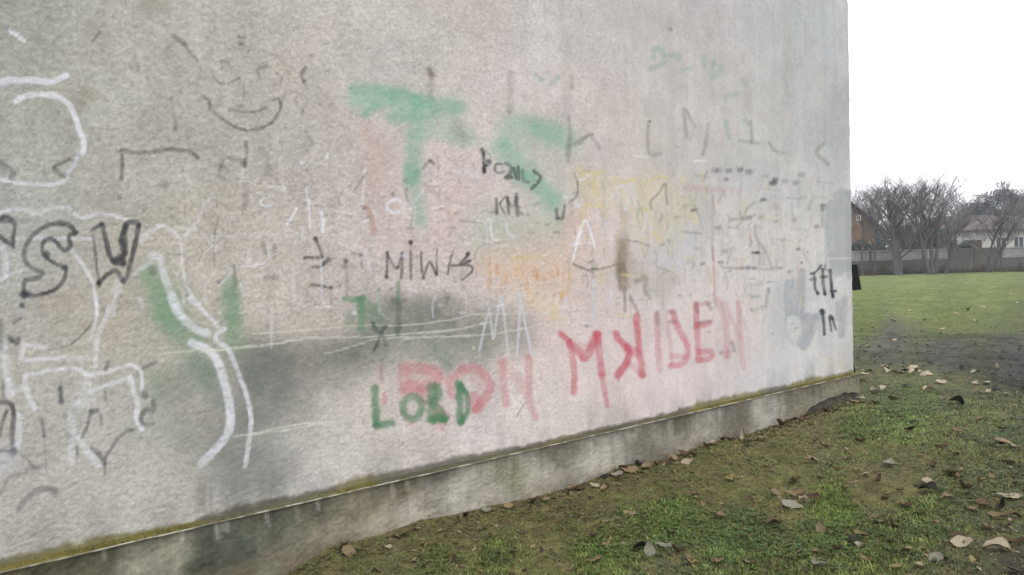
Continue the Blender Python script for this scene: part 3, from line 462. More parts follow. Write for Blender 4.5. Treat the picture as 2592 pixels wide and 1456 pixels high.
Z6((186, 190, 198), .35, 40, (1150, 700), (1300, 700), **soft); Z6((192, 196, 204), .35, 50, (1000, 880), (1300, 800), **soft)
# grey cover patches at the corner ----------------------------------------------
Z6((164, 168, 169), .85, 34, (2310, 500), (2320, 800), (2345, 960), soft=.3, brk=.1, curve=False); Z6((162, 166, 167), .85, 44, (2385, 430), (2390, 700), (2400, 900), soft=.3, brk=.1, curve=False)
Z6((150, 153, 155), .6, 14, (2425, 390), (2435, 1000), soft=.6, brk=.1); Z6((158, 162, 164), .5, 8, (2260, 560), (2270, 900), soft=.5, brk=.2); Z6((120, 122, 124), .5, 8, (2240, 480), (2235, 640), soft=.6)
G7 = (158, 161, 166)
Z7(G7, .75, 22, (460, 560), (450, 700), (470, 920), soft=.35, brk=.1); Z7(G7, .7, 18, (540, 540), (560, 920), soft=.35, brk=.1); Z7(G7, .75, 17, (615, 420), (625, 700), (620, 900), soft=.3, brk=.1); Z7(G7, .6, 20, (520, 900), (700, 980), (860, 960), soft=.4, brk=.1)
Z7(G7, .75, 32, (680, 1010), (700, 1130), (640, 1300), soft=.35, brk=.1); Z7(G7, .6, 22, (800, 1000), (740, 1150), (650, 1330), soft=.4, brk=.1); Z7((170, 172, 174), .6, 8, (430, 980), (430, 1160), (520, 1300), soft=.5); Z7((150, 152, 156), .55, 16, (1060, 820), (1080, 1000), soft=.5); Z7((150, 152, 155), .65, 18, (1150, 760), (1130, 950), (1110, 1190), soft=.5)
for q, w_, a in (([(735, 450), (790, 430), (860, 350)], 6, .85), ([(770, 440), (780, 520), (785, 620), (820, 690)], 8, .85), ([(740, 520), (780, 510)], 9, .6), ([(880, 400), (885, 560), (905, 700)], 8, .8), ([(860, 490), (930, 485)], 8, .8), ([(915, 340), (905, 390), (960, 410)], 6, .5), ([(970, 410), (980, 540), (1000, 730)], 9, .88), ([(980, 660), (1035, 660)], 7, .8),
                 ([(840, 360), (880, 420)], 5, .6), ([(820, 690)], 9, .8), ([(905, 690)], 9, .7), ([(875, 915)], 15, .9), ([(875, 900), (890, 1040), (900, 1190)], 8, .88), ([(980, 985)], 14, .85), ([(960, 1000), (975, 1080), (985, 1150)], 6, .8), ([(1005, 1000), (1020, 1080), (1040, 1130)], 7, .85), ([(225, 640), (220, 670)], 6, .6), ([(210, 700), (180, 850)], 5, .3),
                 ([(20, 195), (100, 190)], 5, .7), ([(620, 315)], 7, .6), ([(580, 150)], 7, .5), ([(690, 190)], 6, .4)): Z7((54, 56, 62), a, w_, *q, soft=.5, brk=.25)
Z7((150, 164, 156), .5, 8, (0, 720), (80, 725)); Z7((160, 172, 164), .4, 6, (20, 910), (90, 920)); Z7((206, 206, 206), .5, 4, (850, 275), (1250, 255)); Z7(G7, .25, 50, (400, 700), (400, 1300), **soft)
for k in range(230):                                               # overlaid worn scribbles, right of the middle
    a = random.uniform(1440, 2080); b = random.uniform(440, 800); L_ = random.uniform(12, 50); t = random.choice([1.5, 1.6, 1.45, 1.9, 1.2, .1])
    PT.stroke(random.choice([(150, 146, 142), (128, 126, 124), (206, 206, 216), (204, 188, 130), (190, 158, 152), (148, 158, 150)]), random.uniform(.25, .6), random.uniform(3.5, 7),
              [(a, b), (a + math.cos(t)*L_*.5 + random.uniform(-4, 4), b + math.sin(t)*L_*.5), (a + math.cos(t)*L_, b + math.sin(t)*L_)], soft=.6, brk=.7)
for k in range(120):                                               # and across the worn left half
    a = random.uniform(420, 1250); b = random.uniform(380, 760); L_ = random.uniform(14, 60); t = random.choice([1.5, 1.7, 1.3, 2.2, .9, .1])
    PT.stroke(random.choice([(206, 206, 216), (212, 210, 204), (112, 110, 108), (130, 126, 122)]), random.uniform(.3, .65), random.uniform(3.5, 7),
              [(a, b), (a + math.cos(t)*L_*.5 + random.uniform(-8, 8), b + math.sin(t)*L_*.5), (a + math.cos(t)*L_, b + math.sin(t)*L_)], soft=.6, brk=.8)
# MAIDEN ------------------------------------------------------------
for q, w_, a in (([(345, 560), (400, 610)], 15, .8), ([(405, 620), (430, 740), (440, 860), (435, 985)], 15, .72), ([(410, 630), (470, 680), (515, 735), (560, 660), (600, 560)], 19, .7), ([(605, 560), (620, 720), (640, 860)], 17, .72), ([(635, 850), (655, 960), (678, 1080)], 12, .6), ([(440, 650), (560, 660)], 20, .35), ([(375, 595)], 8, .3),
                 ([(740, 555), (760, 600), (830, 670), (820, 760), (750, 860)], 17, .8), ([(820, 660), (900, 700)], 20, .55), ([(888, 430), (898, 560), (915, 700), (930, 860)], 17, .75), ([(760, 830), (760, 900)], 8, .5), ([(830, 770), (880, 810), (930, 860)], 14, .4), ([(1035, 420), (1045, 600), (1055, 820)], 15, .5),
                 ([(1100, 420), (1130, 600), (1150, 780)], 10, .35), ([(1150, 400), (1190, 520), (1255, 640), (1250, 730), (1210, 780), (1140, 790)], 15, .62), ([(1150, 720), (1240, 725)], 14, .5), ([(1320, 350), (1330, 550), (1345, 750)], 15, .55), ([(1330, 500), (1420, 485)], 14, .55), ([(1350, 690), (1430, 690), (1420, 740), (1340, 750)], 15, .6),
                 ([(1340, 350), (1420, 335)], 10, .35), ([(1480, 320), (1530, 450), (1550, 720)], 16, .33), ([(1540, 340), (1620, 560)], 10, .25), ([(1630, 330), (1640, 560), (1650, 700), (1668, 810)], 13, .42), ([(1550, 690), (1550, 720)], 13, .4)): ZB((188, 82, 102) if a > .5 else (184, 112, 122), a*.95, w_*1.08, *q, soft=.45, brk=.3)
for q in ([(1130, 470), (1170, 470)], [(1040, 400), (1045, 490)], [(1330, 480), (1430, 465)], [(1320, 350), (1330, 400)], [(1400, 330), (1430, 380)], [(1580, 620), (1600, 680)], [(1500, 700), (1510, 690)], [(1120, 400), (1160, 400)]): ZB((112, 92, 92), .45, 10, *q, soft=.7)
for q in ([(1720, 200), (1720, 390)], [(1720, 205), (1780, 200)], [(1720, 290), (1780, 285)], [(1720, 390), (1800, 370)], [(1850, 230), (1830, 340)]): ZB((146, 152, 148), .4, 8, *q, soft=.7)
ZB((180, 184, 190), .3, 60, (1900, 300), (1950, 900), **soft); ZB((196, 186, 168), .5, 26, (2300, 760), (2380, 800), soft=.5); ZB((208, 204, 190), .5, 4, (2330, 745), (2400, 740)); ZB((176, 172, 160), .45, 30, (2390, 780), (2450, 600), **soft)
# damp and moss where the wall meets the ledge
hm = z_ - ZL; ml = fbm(s_*3.2, z_*0 + 2.0, 81, 4, 0.6); mlf = fbm(s_*22, z_*16, 83, 4, 0.6)
moss_h = 0.020 + 0.045*np.clip(ml*1.6 - 0.35, 0, 1)
ma = (1 - smooth(moss_h*0.6, moss_h*1.35, hm + (mlf - 0.5)*0.022))
mg = lin((116, 110, 60)); mg2 = lin((92, 90, 74)); mk = smooth(.36, .54, fbm(s_*2.1, z_*0, 87, 3))[:, None]
mcol = mg*mk + mg2*(1 - mk)
PT.c += (mcol*(0.75 + 0.5*mlf)[:, None] - PT.c)*(ma*0.85)[:, None]
PT.c *= (1 - 0.22*(1 - smooth(0.02, 0.20 + 0.15*ml, hm)) * smooth(.35, .7, fbm(s_*9, z_*1.5, 89, 3)))[:, None]
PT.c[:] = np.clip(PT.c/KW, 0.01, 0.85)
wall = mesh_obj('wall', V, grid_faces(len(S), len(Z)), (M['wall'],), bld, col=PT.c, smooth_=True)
wall['label'] = 'rough render covered in graffiti, lettering LORD and MAIDEN in green and red'

# ---- ledge and plinth
nsp = 800
SP = np.concatenate([np.linspace(X0, 0.2, 50), 0.22 + (X1 + 0.015 - 0.22)*(lambda u: u*0.42 + 0.58*u**2)(np.linspace(0, 1, nsp))])
lf = fbm(SP*9, SP*0, 91, 4, .6); top_j = (lf - .5)*0.006; fr_j = (fbm(SP*6, SP*0, 93, 3) - .5)*0.010
cs = [(YW + 0.01, ZL + 0.012), (YW*0.66, ZL + 0.010), (YW*0.33, ZL + 0.005), (0.006, ZL + 0.001)]
pv = []
for x, tj, fj in zip(SP, top_j, fr_j):
    for (y, z) in cs: pv.append((x, y + (fj if y < 0.03 else 0), z + tj*(1.6 if 0.01 < y < 0.05 else 0.5)))
pv = np.array(pv); ml_ = fbm(pv[:, 0]*4, pv[:, 1]*30, 95, 4, .6); mm = smooth(.32, .50, fbm(pv[:, 0]*2.1, pv[:, 0]*0, 87, 3) + (ml_ - .5)*.3)[:, None]
lc = (lin((120, 114, 66))*mm + lin((104, 100, 84))*(1 - mm))*(0.65 + 0.7*ml_)[:, None]
ledge = mesh_obj('plinth_ledge', pv, grid_faces(len(SP), 4), (M['moss'],), bld, col=np.clip(lc/1.5, .005, .5), smooth_=True)
# pale chipped arris along the top of the plinth
ev = []; aw = 0.0008 + 0.006*np.clip(fbm(SP*13, SP*0, 97, 4) - .42, 0, 1)
for x, tj, fj, a in zip(SP, top_j, fr_j, aw):
    ev += [(x, 0.008 + fj, ZL + 0.0015 + tj*.5), (x, -0.004 + fj, ZL + 0.0015 + tj*.5), (x, -0.006 + fj, ZL - 0.001 + tj*.5 - a*.5), (x, -0.003 + fj, ZL - 0.002 - a + tj*.5)]
ev = np.array(ev); en = fbm(ev[:, 0]*14, ev[:, 0]*0, 99, 3)[:, None]
ec = lin((158, 156, 142))*smooth(.40, .66, en) + lin((112, 108, 90))*(1 - smooth(.40, .66, en))
mesh_obj('ledge_arris', ev, grid_faces(len(SP), 4)[:, ::-1].copy(), (M['plinth'],), bld, col=ec/KW, smooth_=True)
# plinth face
def crack(x):                                # lower broken edge of the plinth coat near the corner
    return np.interp(x, [5.9, 6.2, 6.42, 6.58, 6.70, 6.86, 7.03, 7.2, 7.4, 7.62], [-0.12, 0.03, 0.025, 0.02, 0.075, 0.10, 0.125, 0.118, 0.135, 0.10])
nz2 = 60; T = np.linspace(0, 1, nz2)
zb = np.where(SP < 5.95, -0.12, crack(SP)) + (fbm(SP*16, SP*0, 101, 3) - .5)*0.03
PS = np.repeat(SP, nz2); PZ = (zb[:, None] + (ZL - 0.001 - zb[:, None])*T[None, :]).ravel()
pl = fbm(PS*55, PZ*75, 103, 3, .65); pb = fbm(PS*3, PZ*4, 105, 3)
PY = 0.004 - (pl - .5)*0.008 - (pb - .5)*0.02 + np.repeat(fr_j, nz2)*smooth(ZL - .05, ZL, PZ)
tip = (np.tile(T, len(SP)) < 0.03) & (PS > 5.95); PY[tip] += 0.012
Pp, Pq = proj(np.stack([PS, 0*PS, PZ], 1))
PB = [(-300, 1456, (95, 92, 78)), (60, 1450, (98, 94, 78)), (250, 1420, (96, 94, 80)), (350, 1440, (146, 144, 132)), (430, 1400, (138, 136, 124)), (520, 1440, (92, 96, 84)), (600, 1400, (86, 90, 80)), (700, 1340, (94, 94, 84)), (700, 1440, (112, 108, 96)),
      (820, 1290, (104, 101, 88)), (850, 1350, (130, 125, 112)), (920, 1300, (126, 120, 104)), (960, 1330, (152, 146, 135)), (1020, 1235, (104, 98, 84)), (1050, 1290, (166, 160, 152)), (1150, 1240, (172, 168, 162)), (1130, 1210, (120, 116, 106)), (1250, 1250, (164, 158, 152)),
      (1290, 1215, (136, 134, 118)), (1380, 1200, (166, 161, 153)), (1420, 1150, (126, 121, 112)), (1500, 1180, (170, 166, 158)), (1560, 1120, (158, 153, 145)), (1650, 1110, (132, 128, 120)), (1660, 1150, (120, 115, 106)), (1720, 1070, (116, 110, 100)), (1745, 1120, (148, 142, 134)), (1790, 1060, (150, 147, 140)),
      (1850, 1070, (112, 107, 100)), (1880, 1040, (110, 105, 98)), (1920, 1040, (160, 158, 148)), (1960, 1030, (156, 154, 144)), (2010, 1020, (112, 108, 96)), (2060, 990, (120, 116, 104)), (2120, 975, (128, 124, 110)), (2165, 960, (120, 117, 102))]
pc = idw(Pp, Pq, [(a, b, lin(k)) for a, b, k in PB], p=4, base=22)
pm = fbm(PS*7, PZ*9, 107, 5, .62); ps_ = fbm(PS*26, PZ*2.2, 109, 4, .6)
pc *= (1 + (pm - .5)*0.95 + (ps_ - .5)*0.45 - (0.5 - pl)*0.25)[:, None]
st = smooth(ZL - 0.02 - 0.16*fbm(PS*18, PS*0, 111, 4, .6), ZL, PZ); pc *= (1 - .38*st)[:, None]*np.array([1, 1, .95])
gz = smooth(0.11, 0.0, PZ)*smooth(.3, .6, fbm(PS*7, PZ*7, 113, 3)); pc += (lin((118, 104, 84)) - pc)*(gz*.55)[:, None]
PP = Paint(Pp, Pq, pc, fbm(PS*42, PZ*60, 115, 3), fbm(PS*38, PZ*38, 117, 3))
PP.stroke((110, 104, 94), .65, 50, [(1870, 1030), (1870, 1105)], soft=.12, brk=.1); PP.stroke((168, 165, 156), .55, 60, [(1935, 1020), (1940, 1060)], soft=.2, brk=.2)
PP.stroke((120, 110, 82), .4, 12, [(1298, 1165), (1300, 1240)], soft=.8); PP.stroke((100, 96, 86), .5, 60, [(1620, 1120), (1625, 1170)], soft=.7, brk=.4)
for k in range(60):
    a = random.uniform(200, 2100); b = 1440 - a*0.225; PP.stroke(random.choice([(92, 90, 80), (86, 84, 74), (176, 172, 164)]), random.uniform(.15, .4), random.uniform(5, 18), [(a, b + 8), (a + 3, b + random.uniform(25, 60))], soft=.8, brk=.5)
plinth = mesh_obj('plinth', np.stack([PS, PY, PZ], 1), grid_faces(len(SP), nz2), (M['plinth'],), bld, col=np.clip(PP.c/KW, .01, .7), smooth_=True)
plinth['label'] = 'stained concrete plinth, its lower edge broken away at the corner'
# moss cushions sitting on the ledge
mv, mf, mc = [], [], []
for k in range(5200):
    x = random.uniform(0.2, 7.55)**1.0; dens = float(fbm(np.array([x*2.1]), np.array([0.0]), 87, 3)[0])
    if random.random() > np.clip((dens - .36)*4.2, .04, 1): continue
    y = random.uniform(0.012, YW); r = random.uniform(.003, .008); h = r*random.uniform(.5, 1.3); b = len(mv); z = ZL + 0.002 + 0.008*y/YW
    cc = lin(random.choice([(128, 122, 62), (110, 108, 60), (92, 92, 64), (120, 108, 66), (140, 132, 72)]))/1.5
    for j in range(5):
        t = 2*math.pi*j/5 + k; q = r*random.uniform(.7, 1.3); mv.append((x + q*math.cos(t), min(y + q*math.sin(t), YW + .004), z - .002)); mc.append(cc*.7)
    mv.append((x, y, z + h)); mc.append(cc)
    mf += [(b + j, b + (j + 1) % 5, b + 5) for j in range(5)]
mesh_obj('moss', np.array(mv), np.array(mf), (M['moss'],), bld, col=np.array(mc), kind='stuff')
# hidden body of the building
MB().box(X0, 0.30, -0.3, X1 - 0.3, 6.6, -0.02).box(X0, 0.040, -0.3, X1, 0.30, ZL - 0.01).build('foundation', M['earth'], bld)
MB().poly([(X1 - .009, YW + .006, ZL), (X1, 6.9, ZL), (X1, 6.9, ZT), (X1 - .009, YW + .006, ZT)], [(0, 1, 2, 3)]).poly([(X1 + .015, 0.006, -.2), (X1 + .015, 6.95, -.2), (X1 + .015, 6.95, ZL), (X1 + .015, 0.006, ZL), (X1, YW, ZL + .01), (X1, 6.95, ZL + .01)], [(0, 1, 2, 3), (3, 2, 5, 4)]).build('end_wall', M['side'], bld)
MB().box(X0 - .02, 6.9, -.2, X1, 7.0, ZT).build('rear_wall', M['side'], bld)
MB().box(X0 - .12, 0.0, -.2, X0 - .02, 6.88, ZT).build('left_wall', M['side'], bld)
MB().box(X0 - .2, YW - .03, ZT + .003, X1 + .06, 7.1, ZT + .16).build('roof', M['roof'], bld)
# black flared box on the end wall near the corner
hd = empty("wall_box", (X1, 0.062, 1.12)); tag(hd, 'small black flared metal box sticking out from behind the wall corner', 'vent box')
MB().poly([(0.001, 0, .235), (.13, 0, .235), (.13, .2, .235), (.001, .2, .235), (.001, -.01, 0), (.19, -.01, 0), (.19, .21, 0), (.001, .21, 0)],
          [(0, 1, 2, 3), (4, 7, 6, 5), (0, 4, 5, 1), (1, 5, 6, 2), (2, 6, 7, 3), (3, 7, 4, 0)]).build('hood', M['metal'], hd)
MB().box(.001, -.005, .236, .135, .205, .245).build('lid', M['metal'], hd)
MB().box(.001, -.012, -.008, .194, .212, -.001).build('rim', M['metal'], hd)
cb = MB().tube([(X1 + .012, .085, 1.1), (X1 + .016, .08, .8), (X1 + .006, .082, .62), (X1 + .016, .08, .45), (X1 + .03, .06, .3), (X1 + .030, .03, .22), (X1 + .032, .02, .0)], .011, 8)
tag(cb.build('cable', M['metal']), 'thin black cable running down the end wall at the corner', 'cable')
MB().poly([], [])

# ================================================================== GROUND
WX = np.array([-3, 1.0, 1.68, 1.88, 2.21, 2.45, 2.67, 2.94, 3.24, 3.56, 3.81, 4.19, 4.6, 4.98, 5.22, 5.56, 6.03, 6.6, 7.0, 7.3, 7.58, 8.2, 9])
WZ = np.array([-.03, -.03, -.045, .03, .022, .045, .02, .011, -.009, -.012, -.005, .034, -.007, .013, .028, .004, .02, .02, .045, .06, .035, .0, 0])
def gh(x, y):
    x = np.asarray(x, float); y = np.asarray(y, float)
    near = np.exp(-np.maximum(-y, 0)/.22)*np.where(x > 9, 0, 1)
    d = np.hypot(x, y + 3.65)
    b = (fbm(x*2.3, y*2.3, 201, 4, .55) - .5)*0.07 + (fbm(x*.35, y*.35, 203, 2) - .5)*0.10*smooth(6, 14, d)
    fx, fy = proj(np.stack([x, y, 0*x], -1).reshape(-1, 3)); mud = mudmask(fx, fy).reshape(x.shape)
    b = b + mud*(fbm(x*5.5, y*5.5, 205, 3, .6) - .5)*0.07 + (fbm(x*11, y*11, 207, 3, .6) - .5)*0.035*(1 - smooth(9, 16, d))
    return b*(1 - near) + near*np.interp(x, WX, WZ)
def mudmask(px, py):
    top = np.interp(px, [2100, 2300, 2450, 2592, 2900], [822, 828, 838, 845, 860]); bot = np.interp(px, [2100, 2250, 2400, 2592, 2900], [905, 925, 950, 1010, 1100])
    wv = 4*np.sin(px*.043) + 4*np.sin(px*.11 + 1); m = smooth(top - 8 + wv*.5, top + 12 + wv*.5, py)*(1 - smooth(bot - 35 + wv, bot + 30 + wv, py))
    c2 = np.exp(-(((px - 2620)/150)**2 + ((py - 1440)/70)**2)); return np.clip(m + c2, 0, 1)*(px > 1900)
GB = [(700, 1460, (96, 88, 68)), (820, 1440, (98, 90, 68)), (900, 1410, (88, 88, 60)), (1000, 1370, (104, 94, 72)), (1100, 1330, (104, 90, 70)), (1100, 1400, (86, 92, 58)), (1250, 1400, (80, 88, 54)), (1180, 1360, (98, 88, 64)), (1300, 1290, (96, 86, 62)), (1450, 1270, (98, 86, 64)), (1500, 1250, (96, 84, 62)),
      (1450, 1330, (84, 80, 54)), (1400, 1430, (92, 84, 60)), (1600, 1230, (92, 82, 60)), (1600, 1300, (86, 92, 56)), (1500, 1420, (92, 108, 60)), (1700, 1200, (92, 86, 60)), (1700, 1320, (86, 102, 58)), (1850, 1160, (102, 98, 66)), (1800, 1230, (94, 88, 62)), (1850, 1380, (76, 92, 58)), (1700, 1420, (86, 86, 68)), (2000, 1250, (92, 88, 62)), (1960, 1120, (104, 98, 68)),
      (2080, 1060, (108, 100, 76)), (2100, 1150, (100, 98, 70)), (2160, 1070, (104, 112, 72)), (2300, 1070, (100, 112, 76)), (2300, 1000, (96, 104, 70)), (2200, 960, (92, 94, 72)), (2500, 1040, (86, 92, 70)), (2300, 1200, (88, 82, 62)), (2200, 1250, (90, 80, 60)), (2120, 1300, (76, 96, 48)), (2200, 1380, (80, 88, 54)), (2350, 1320, (78, 88, 56)),
      (2450, 1220, (80, 82, 60)), (2550, 1180, (82, 84, 62)), (2560, 1350, (80, 78, 62)), (2560, 1430, (86, 82, 74)), (2400, 1420, (76, 76, 58)), (2592, 1010, (74, 78, 66)), (2450, 960, (86, 86, 72)), (2250, 850, (104, 104, 96)), (2230, 900, (104, 104, 94)), (2400, 890, (96, 96, 92)), (2580, 930, (84, 84, 82)), (2560, 870, (92, 93, 88)),
      (2200, 812, (110, 122, 70)), (2400, 805, (112, 124, 72)), (2560, 815, (104, 114, 74)), (2300, 760, (122, 135, 78)), (2500, 760, (121, 134, 78)), (2300, 705, (130, 142, 88)), (2500, 700, (126, 138, 86)), (2180, 740, (123, 136, 80)), (3200, 1200, (84, 84, 62)), (3200, 720, (120, 138, 84)), (600, 2200, (80, 84, 56))]
def gcol(px, py):
    px = np.clip(px, -1500, 4200); py = np.clip(py, 640, 3000)
    return idw(px, py, [(a, b, lin(k)) for a, b, k in GB], p=3.6, base=26)
def green(c): return np.clip((c[:, 1] - c[:, 0])/(c[:, 1] + 1e-6)*4.5 + 0.35, 0, 1.4)
rr = np.concatenate([np.linspace(0.3, 2.6, 14), np.geomspace(2.7, 20, 360), np.geomspace(20.4, 90, 120), np.geomspace(94, 900, 26)])
va = math.atan2(_f[1], _f[0])
aa = np.concatenate([va + np.linspace(-math.pi, -0.72, 60)[:-1], va + np.linspace(-0.72, 0.36, 320), va + np.linspace(0.36, math.pi, 60)[1:]])
RR, AA = np.meshgrid(rr, aa, indexing='ij'); gx, gy = (RR*np.cos(AA)).ravel(), (RR*np.sin(AA)).ravel() - 3.65
gx0, gy0 = gx.copy(), gy.copy()
gzv = gh(gx, gy); inside = (gy > 0.03) & (gx < X1 - .02) & (gx > X0); gzv[inside] = np.minimum(gzv[inside], -0.05)
Dg = np.hypot(gx, gy + 3.65)
dirs = np.stack([gx, gy, 0*gx], 1); fx, fy = proj(dirs)
bh = ((dirs - CAM) @ _f) < 0.5; fx[bh] = 1300; fy[bh] = 2600
gc = gcol(fx, fy); n_a = fbm(gx*3.5, gy*3.5, 211, 4, .6); n_b = fbm(gx*14, gy*14, 213, 3, .6); n_c = fbm(gx*.8, gy*.8, 215, 3)
mud = mudmask(fx, fy)*(~bh)
dry = smooth(.50, .66, n_a)[:, None]*(1 - smooth(14, 22, Dg))[:, None]*(1 - mud)[:, None]
gc = gc*(1 - .35*dry) + lin((110, 98, 74))*.35*dry
n_d = fbm(gx*17, gy*17, 225, 3, .65); t3 = smooth(.50, .60, n_d)[:, None]*(1 - smooth(12, 20, Dg))[:, None]*(1 - mud)[:, None]; gc = gc*(1 - .5*t3) + .5*t3*lin((92, 108, 58))
n_e = fbm(gx*13 + 9, gy*13, 227, 3, .65); t4 = smooth(.52, .62, n_e)[:, None]*(1 - smooth(12, 20, Dg))[:, None]*(1 - mud)[:, None]; gc = gc*(1 - .5*t4) + .5*t4*lin((132, 120, 84))
gc *= (1 + (n_b - .5)*.75 + (n_c - .5)*.18)[:, None]
wet = smooth(.48, .62, fbm(gx*2.2, gy*2.2, 217, 4, .6))*mud; gc *= (1 - .28*wet)[:, None]
gf = smooth(16, 24, Dg); gc *= (1 + gf*(fbm(gx*.9 + 3, gy*1.6, 219, 5, .65) - .5)*.7)[:, None]
nearg = (1 - smooth(9, 13, Dg))[:, None]; gn = (1 - smooth(9, 14, Dg))[:, None]*(1 - mud)[:, None]; gc = gc*(1 - .22*gn) + .22*gn*lin((104, 110, 68)); gc *= 1 + .30*gn
nR, nA = len(rr), len(aa)
ground = mesh_obj('ground', np.stack([gx, gy, gzv], 1), grid_faces(nR, nA)[:, :].copy(), (M['ground'],), None, col=np.clip(gc/KG, .003, .5), smooth_=True, kind='structure')
tag(ground, 'patchy lawn with bare mud strip and brown soil along the wall')

# ---- grass blades
def gscatter(n, box, keep):
    x = RNG.uniform(box[0], box[1], n); y = RNG.uniform(box[2], box[3], n); k = keep(x, y); return x[k], y[k]
def inframe(x, y, pad=90):
    P = np.stack([x, y, 0*x], 1); a, b = proj(P); z = (P - CAM) @ _f
    return (z > 2.2) & (a > -pad) & (a < PW + 260) & (b < PH + 160) & ~((y > -0.012) & (x < X1 + .04)), a, b
def blades(name, n, box, hr, wr, thin, label, dmin, dmax, bent=.85, dark=1.0, gsp=(.8, 2.4), gg=1.115):
    def keep(x, y):
        ok, a, b = inframe(x, y); d = np.hypot(x, y + 3.65); c = gcol(a, b); g = green(c)
        patch = fbm(x*3.0, y*3.0, 221, 3); md = mudmask(a, b)
        dens = np.clip(g*1.2*smooth(.26, .50, patch + (g - .5)*.35), .55, 1)*(1 - .85*md)
        fall = np.clip((dmin/np.maximum(d, .1))**1.15, 0, 1)*(1 - smooth(dmax*.5, dmax, d))
        return ok & (d < dmax) & (RNG.uniform(size=len(x)) < dens*fall)
    x, y = gscatter(n, box, keep); m = len(x); z = gh(x, y) - .004
    _, a, b = inframe(x, y); base = gcol(a, b); g = green(base); d = np.hypot(x, y + 3.65)
    th = RNG.uniform(0, 2*np.pi, m); lean = RNG.uniform(.15, 1.25, m)*bent; grow = np.clip(d/dmin, 1, 3)**.6
    h = RNG.uniform(hr[0], hr[1], m)*(0.6 + .7*np.clip(g, 0, 1))*(.7 + .6*fbm(x*2, y*2, 223, 2)); wd = RNG.uniform(wr[0], wr[1], m)*grow
    dx, dy = np.cos(th), np.sin(th); sx, sy = -dy*wd, dx*wd
    p0 = np.stack([x - sx, y - sy, z], 1); p1 = np.stack([x + sx, y + sy, z], 1); hm_ = h*.6
    mx, my = x + dx*h*lean*.35, y + dy*h*lean*.35
    p2 = np.stack([mx + sx*.8, my + sy*.8, z + hm_], 1); p3 = np.stack([mx - sx*.8, my - sy*.8, z + hm_], 1)
    p4 = np.stack([x + dx*h*lean, y + dy*h*lean, z + h*np.clip(1.1 - lean*.45, .35, 1)], 1)
    p4[:, 1] = np.where((p4[:, 0] < X1), np.minimum(p4[:, 1], -.002), p4[:, 1])
    Vv = np.stack([p0, p1, p2, p3, p4], 1).reshape(-1, 3); i = np.arange(m)*5
    F_ = np.concatenate([np.stack([i, i + 1, i + 2], 1), np.stack([i, i + 2, i + 3], 1), np.stack([i + 3, i + 2, i + 4], 1)])
    base = base*(1 + .18*(1 - smooth(9, 14, d)))[:, None]; dead = RNG.uniform(size=m) < np.clip(.52 - .45*g, .10, .5)
    gcl = (base*.7 + .3*(lin((100, 106, 62)) if gg > 1.1 else base))*np.array([1.0, gg, .80])*RNG.uniform(gsp[0], gsp[1], (m, 1))*(.75 + .6*smooth(.4, .6, fbm(x*9, y*9, 229, 2)))[:, None]; dcl = lin((146, 134, 94))*RNG.uniform(.5, 1.4, (m, 1))*np.array([1, .96, .85])
    cl = np.where(dead[:, None], dcl, gcl)*dark/KG
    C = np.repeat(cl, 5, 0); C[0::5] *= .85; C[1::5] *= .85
    o = mesh_obj(name, Vv, F_, (M['blade'],), None, col=np.clip(C, .004, .5), kind='stuff'); tag(o, label, 'grass'); return m
nb = blades('grass', 760000, (1.4, 9.5, -5.0, 3.2), (.008, .026), (.0015, .0036), 1, 'short patchy green and dead grass growing beside the wall', 4.2, 10.5)
nb2 = blades('field_grass', 300000, (8, 60, -7, 34), (.008, .022), (.004, .008), 1, 'bright green mown grass on the field beyond the mud strip', 13.0, 60, gsp=(1.0, 1.6), gg=1.03)
# clover and small weeds
def clover(n):
    x, y = gscatter(n, (1.4, 9, -5, 1), lambda x, y: (lambda k: k[0] & (RNG.uniform(size=len(x)) < np.clip(smooth(.42, .62, fbm(x*1.9, y*1.9, 231, 3))*(.25 + green(gcol(k[1], k[2]))), 0, 1)*(1 - mudmask(k[1], k[2]))))(inframe(x, y)))
    m = len(x); z = gh(x, y) + RNG.uniform(.006, .022, m); _, a, b = inframe(x, y); base = gcol(a, b)
    vs, fs, cs_ = [], [], []
    t0 = RNG.uniform(0, 2*np.pi, m); r = RNG.uniform(.004, .0085, m)
    for k in range(3):
        t = t0 + k*2.094; cx_, cy_ = x + np.cos(t)*r*.9, y + np.sin(t)*r*.9; tz = RNG.uniform(-.35, .5, m)*r
        q = []
        for j in range(4):
            u = t + (-.9, -.35, .35, .9)[j]; rad = r*(1.0, 1.75, 1.75, 1.0)[j]; q.append(np.stack([x + np.cos(u)*rad, y + np.sin(u)*rad, z + tz*(.5 if j in (0, 3) else 1.4)], 1))
        q.insert(0, np.stack([x, y, z - .001], 1)); vs.append(np.stack(q, 1))
    Vv = np.concatenate(vs).reshape(-1, 3); Vv[:, 1] = np.where(Vv[:, 0] < X1 + .03, np.minimum(Vv[:, 1], -.003), Vv[:, 1]); i = np.arange(3*m)*5
    F_ = np.stack([i, i + 1, i + 2], 1); F_ = np.concatenate([F_, np.stack([i, i + 2, i + 3], 1), np.stack([i, i + 3, i + 4], 1)])
    cl = np.tile(base*np.array([.90, 1.12, .80])*RNG.uniform(.75, 1.7, (m, 1)), (3, 1))/KG
    o = mesh_obj('clover', Vv, F_, (M['blade'],), None, col=np.clip(np.repeat(cl, 5, 0), .004, .5), kind='stuff'); tag(o, 'low patches of clover and tiny round-leaved weeds in the lawn', 'ground cover')
clover(90000)
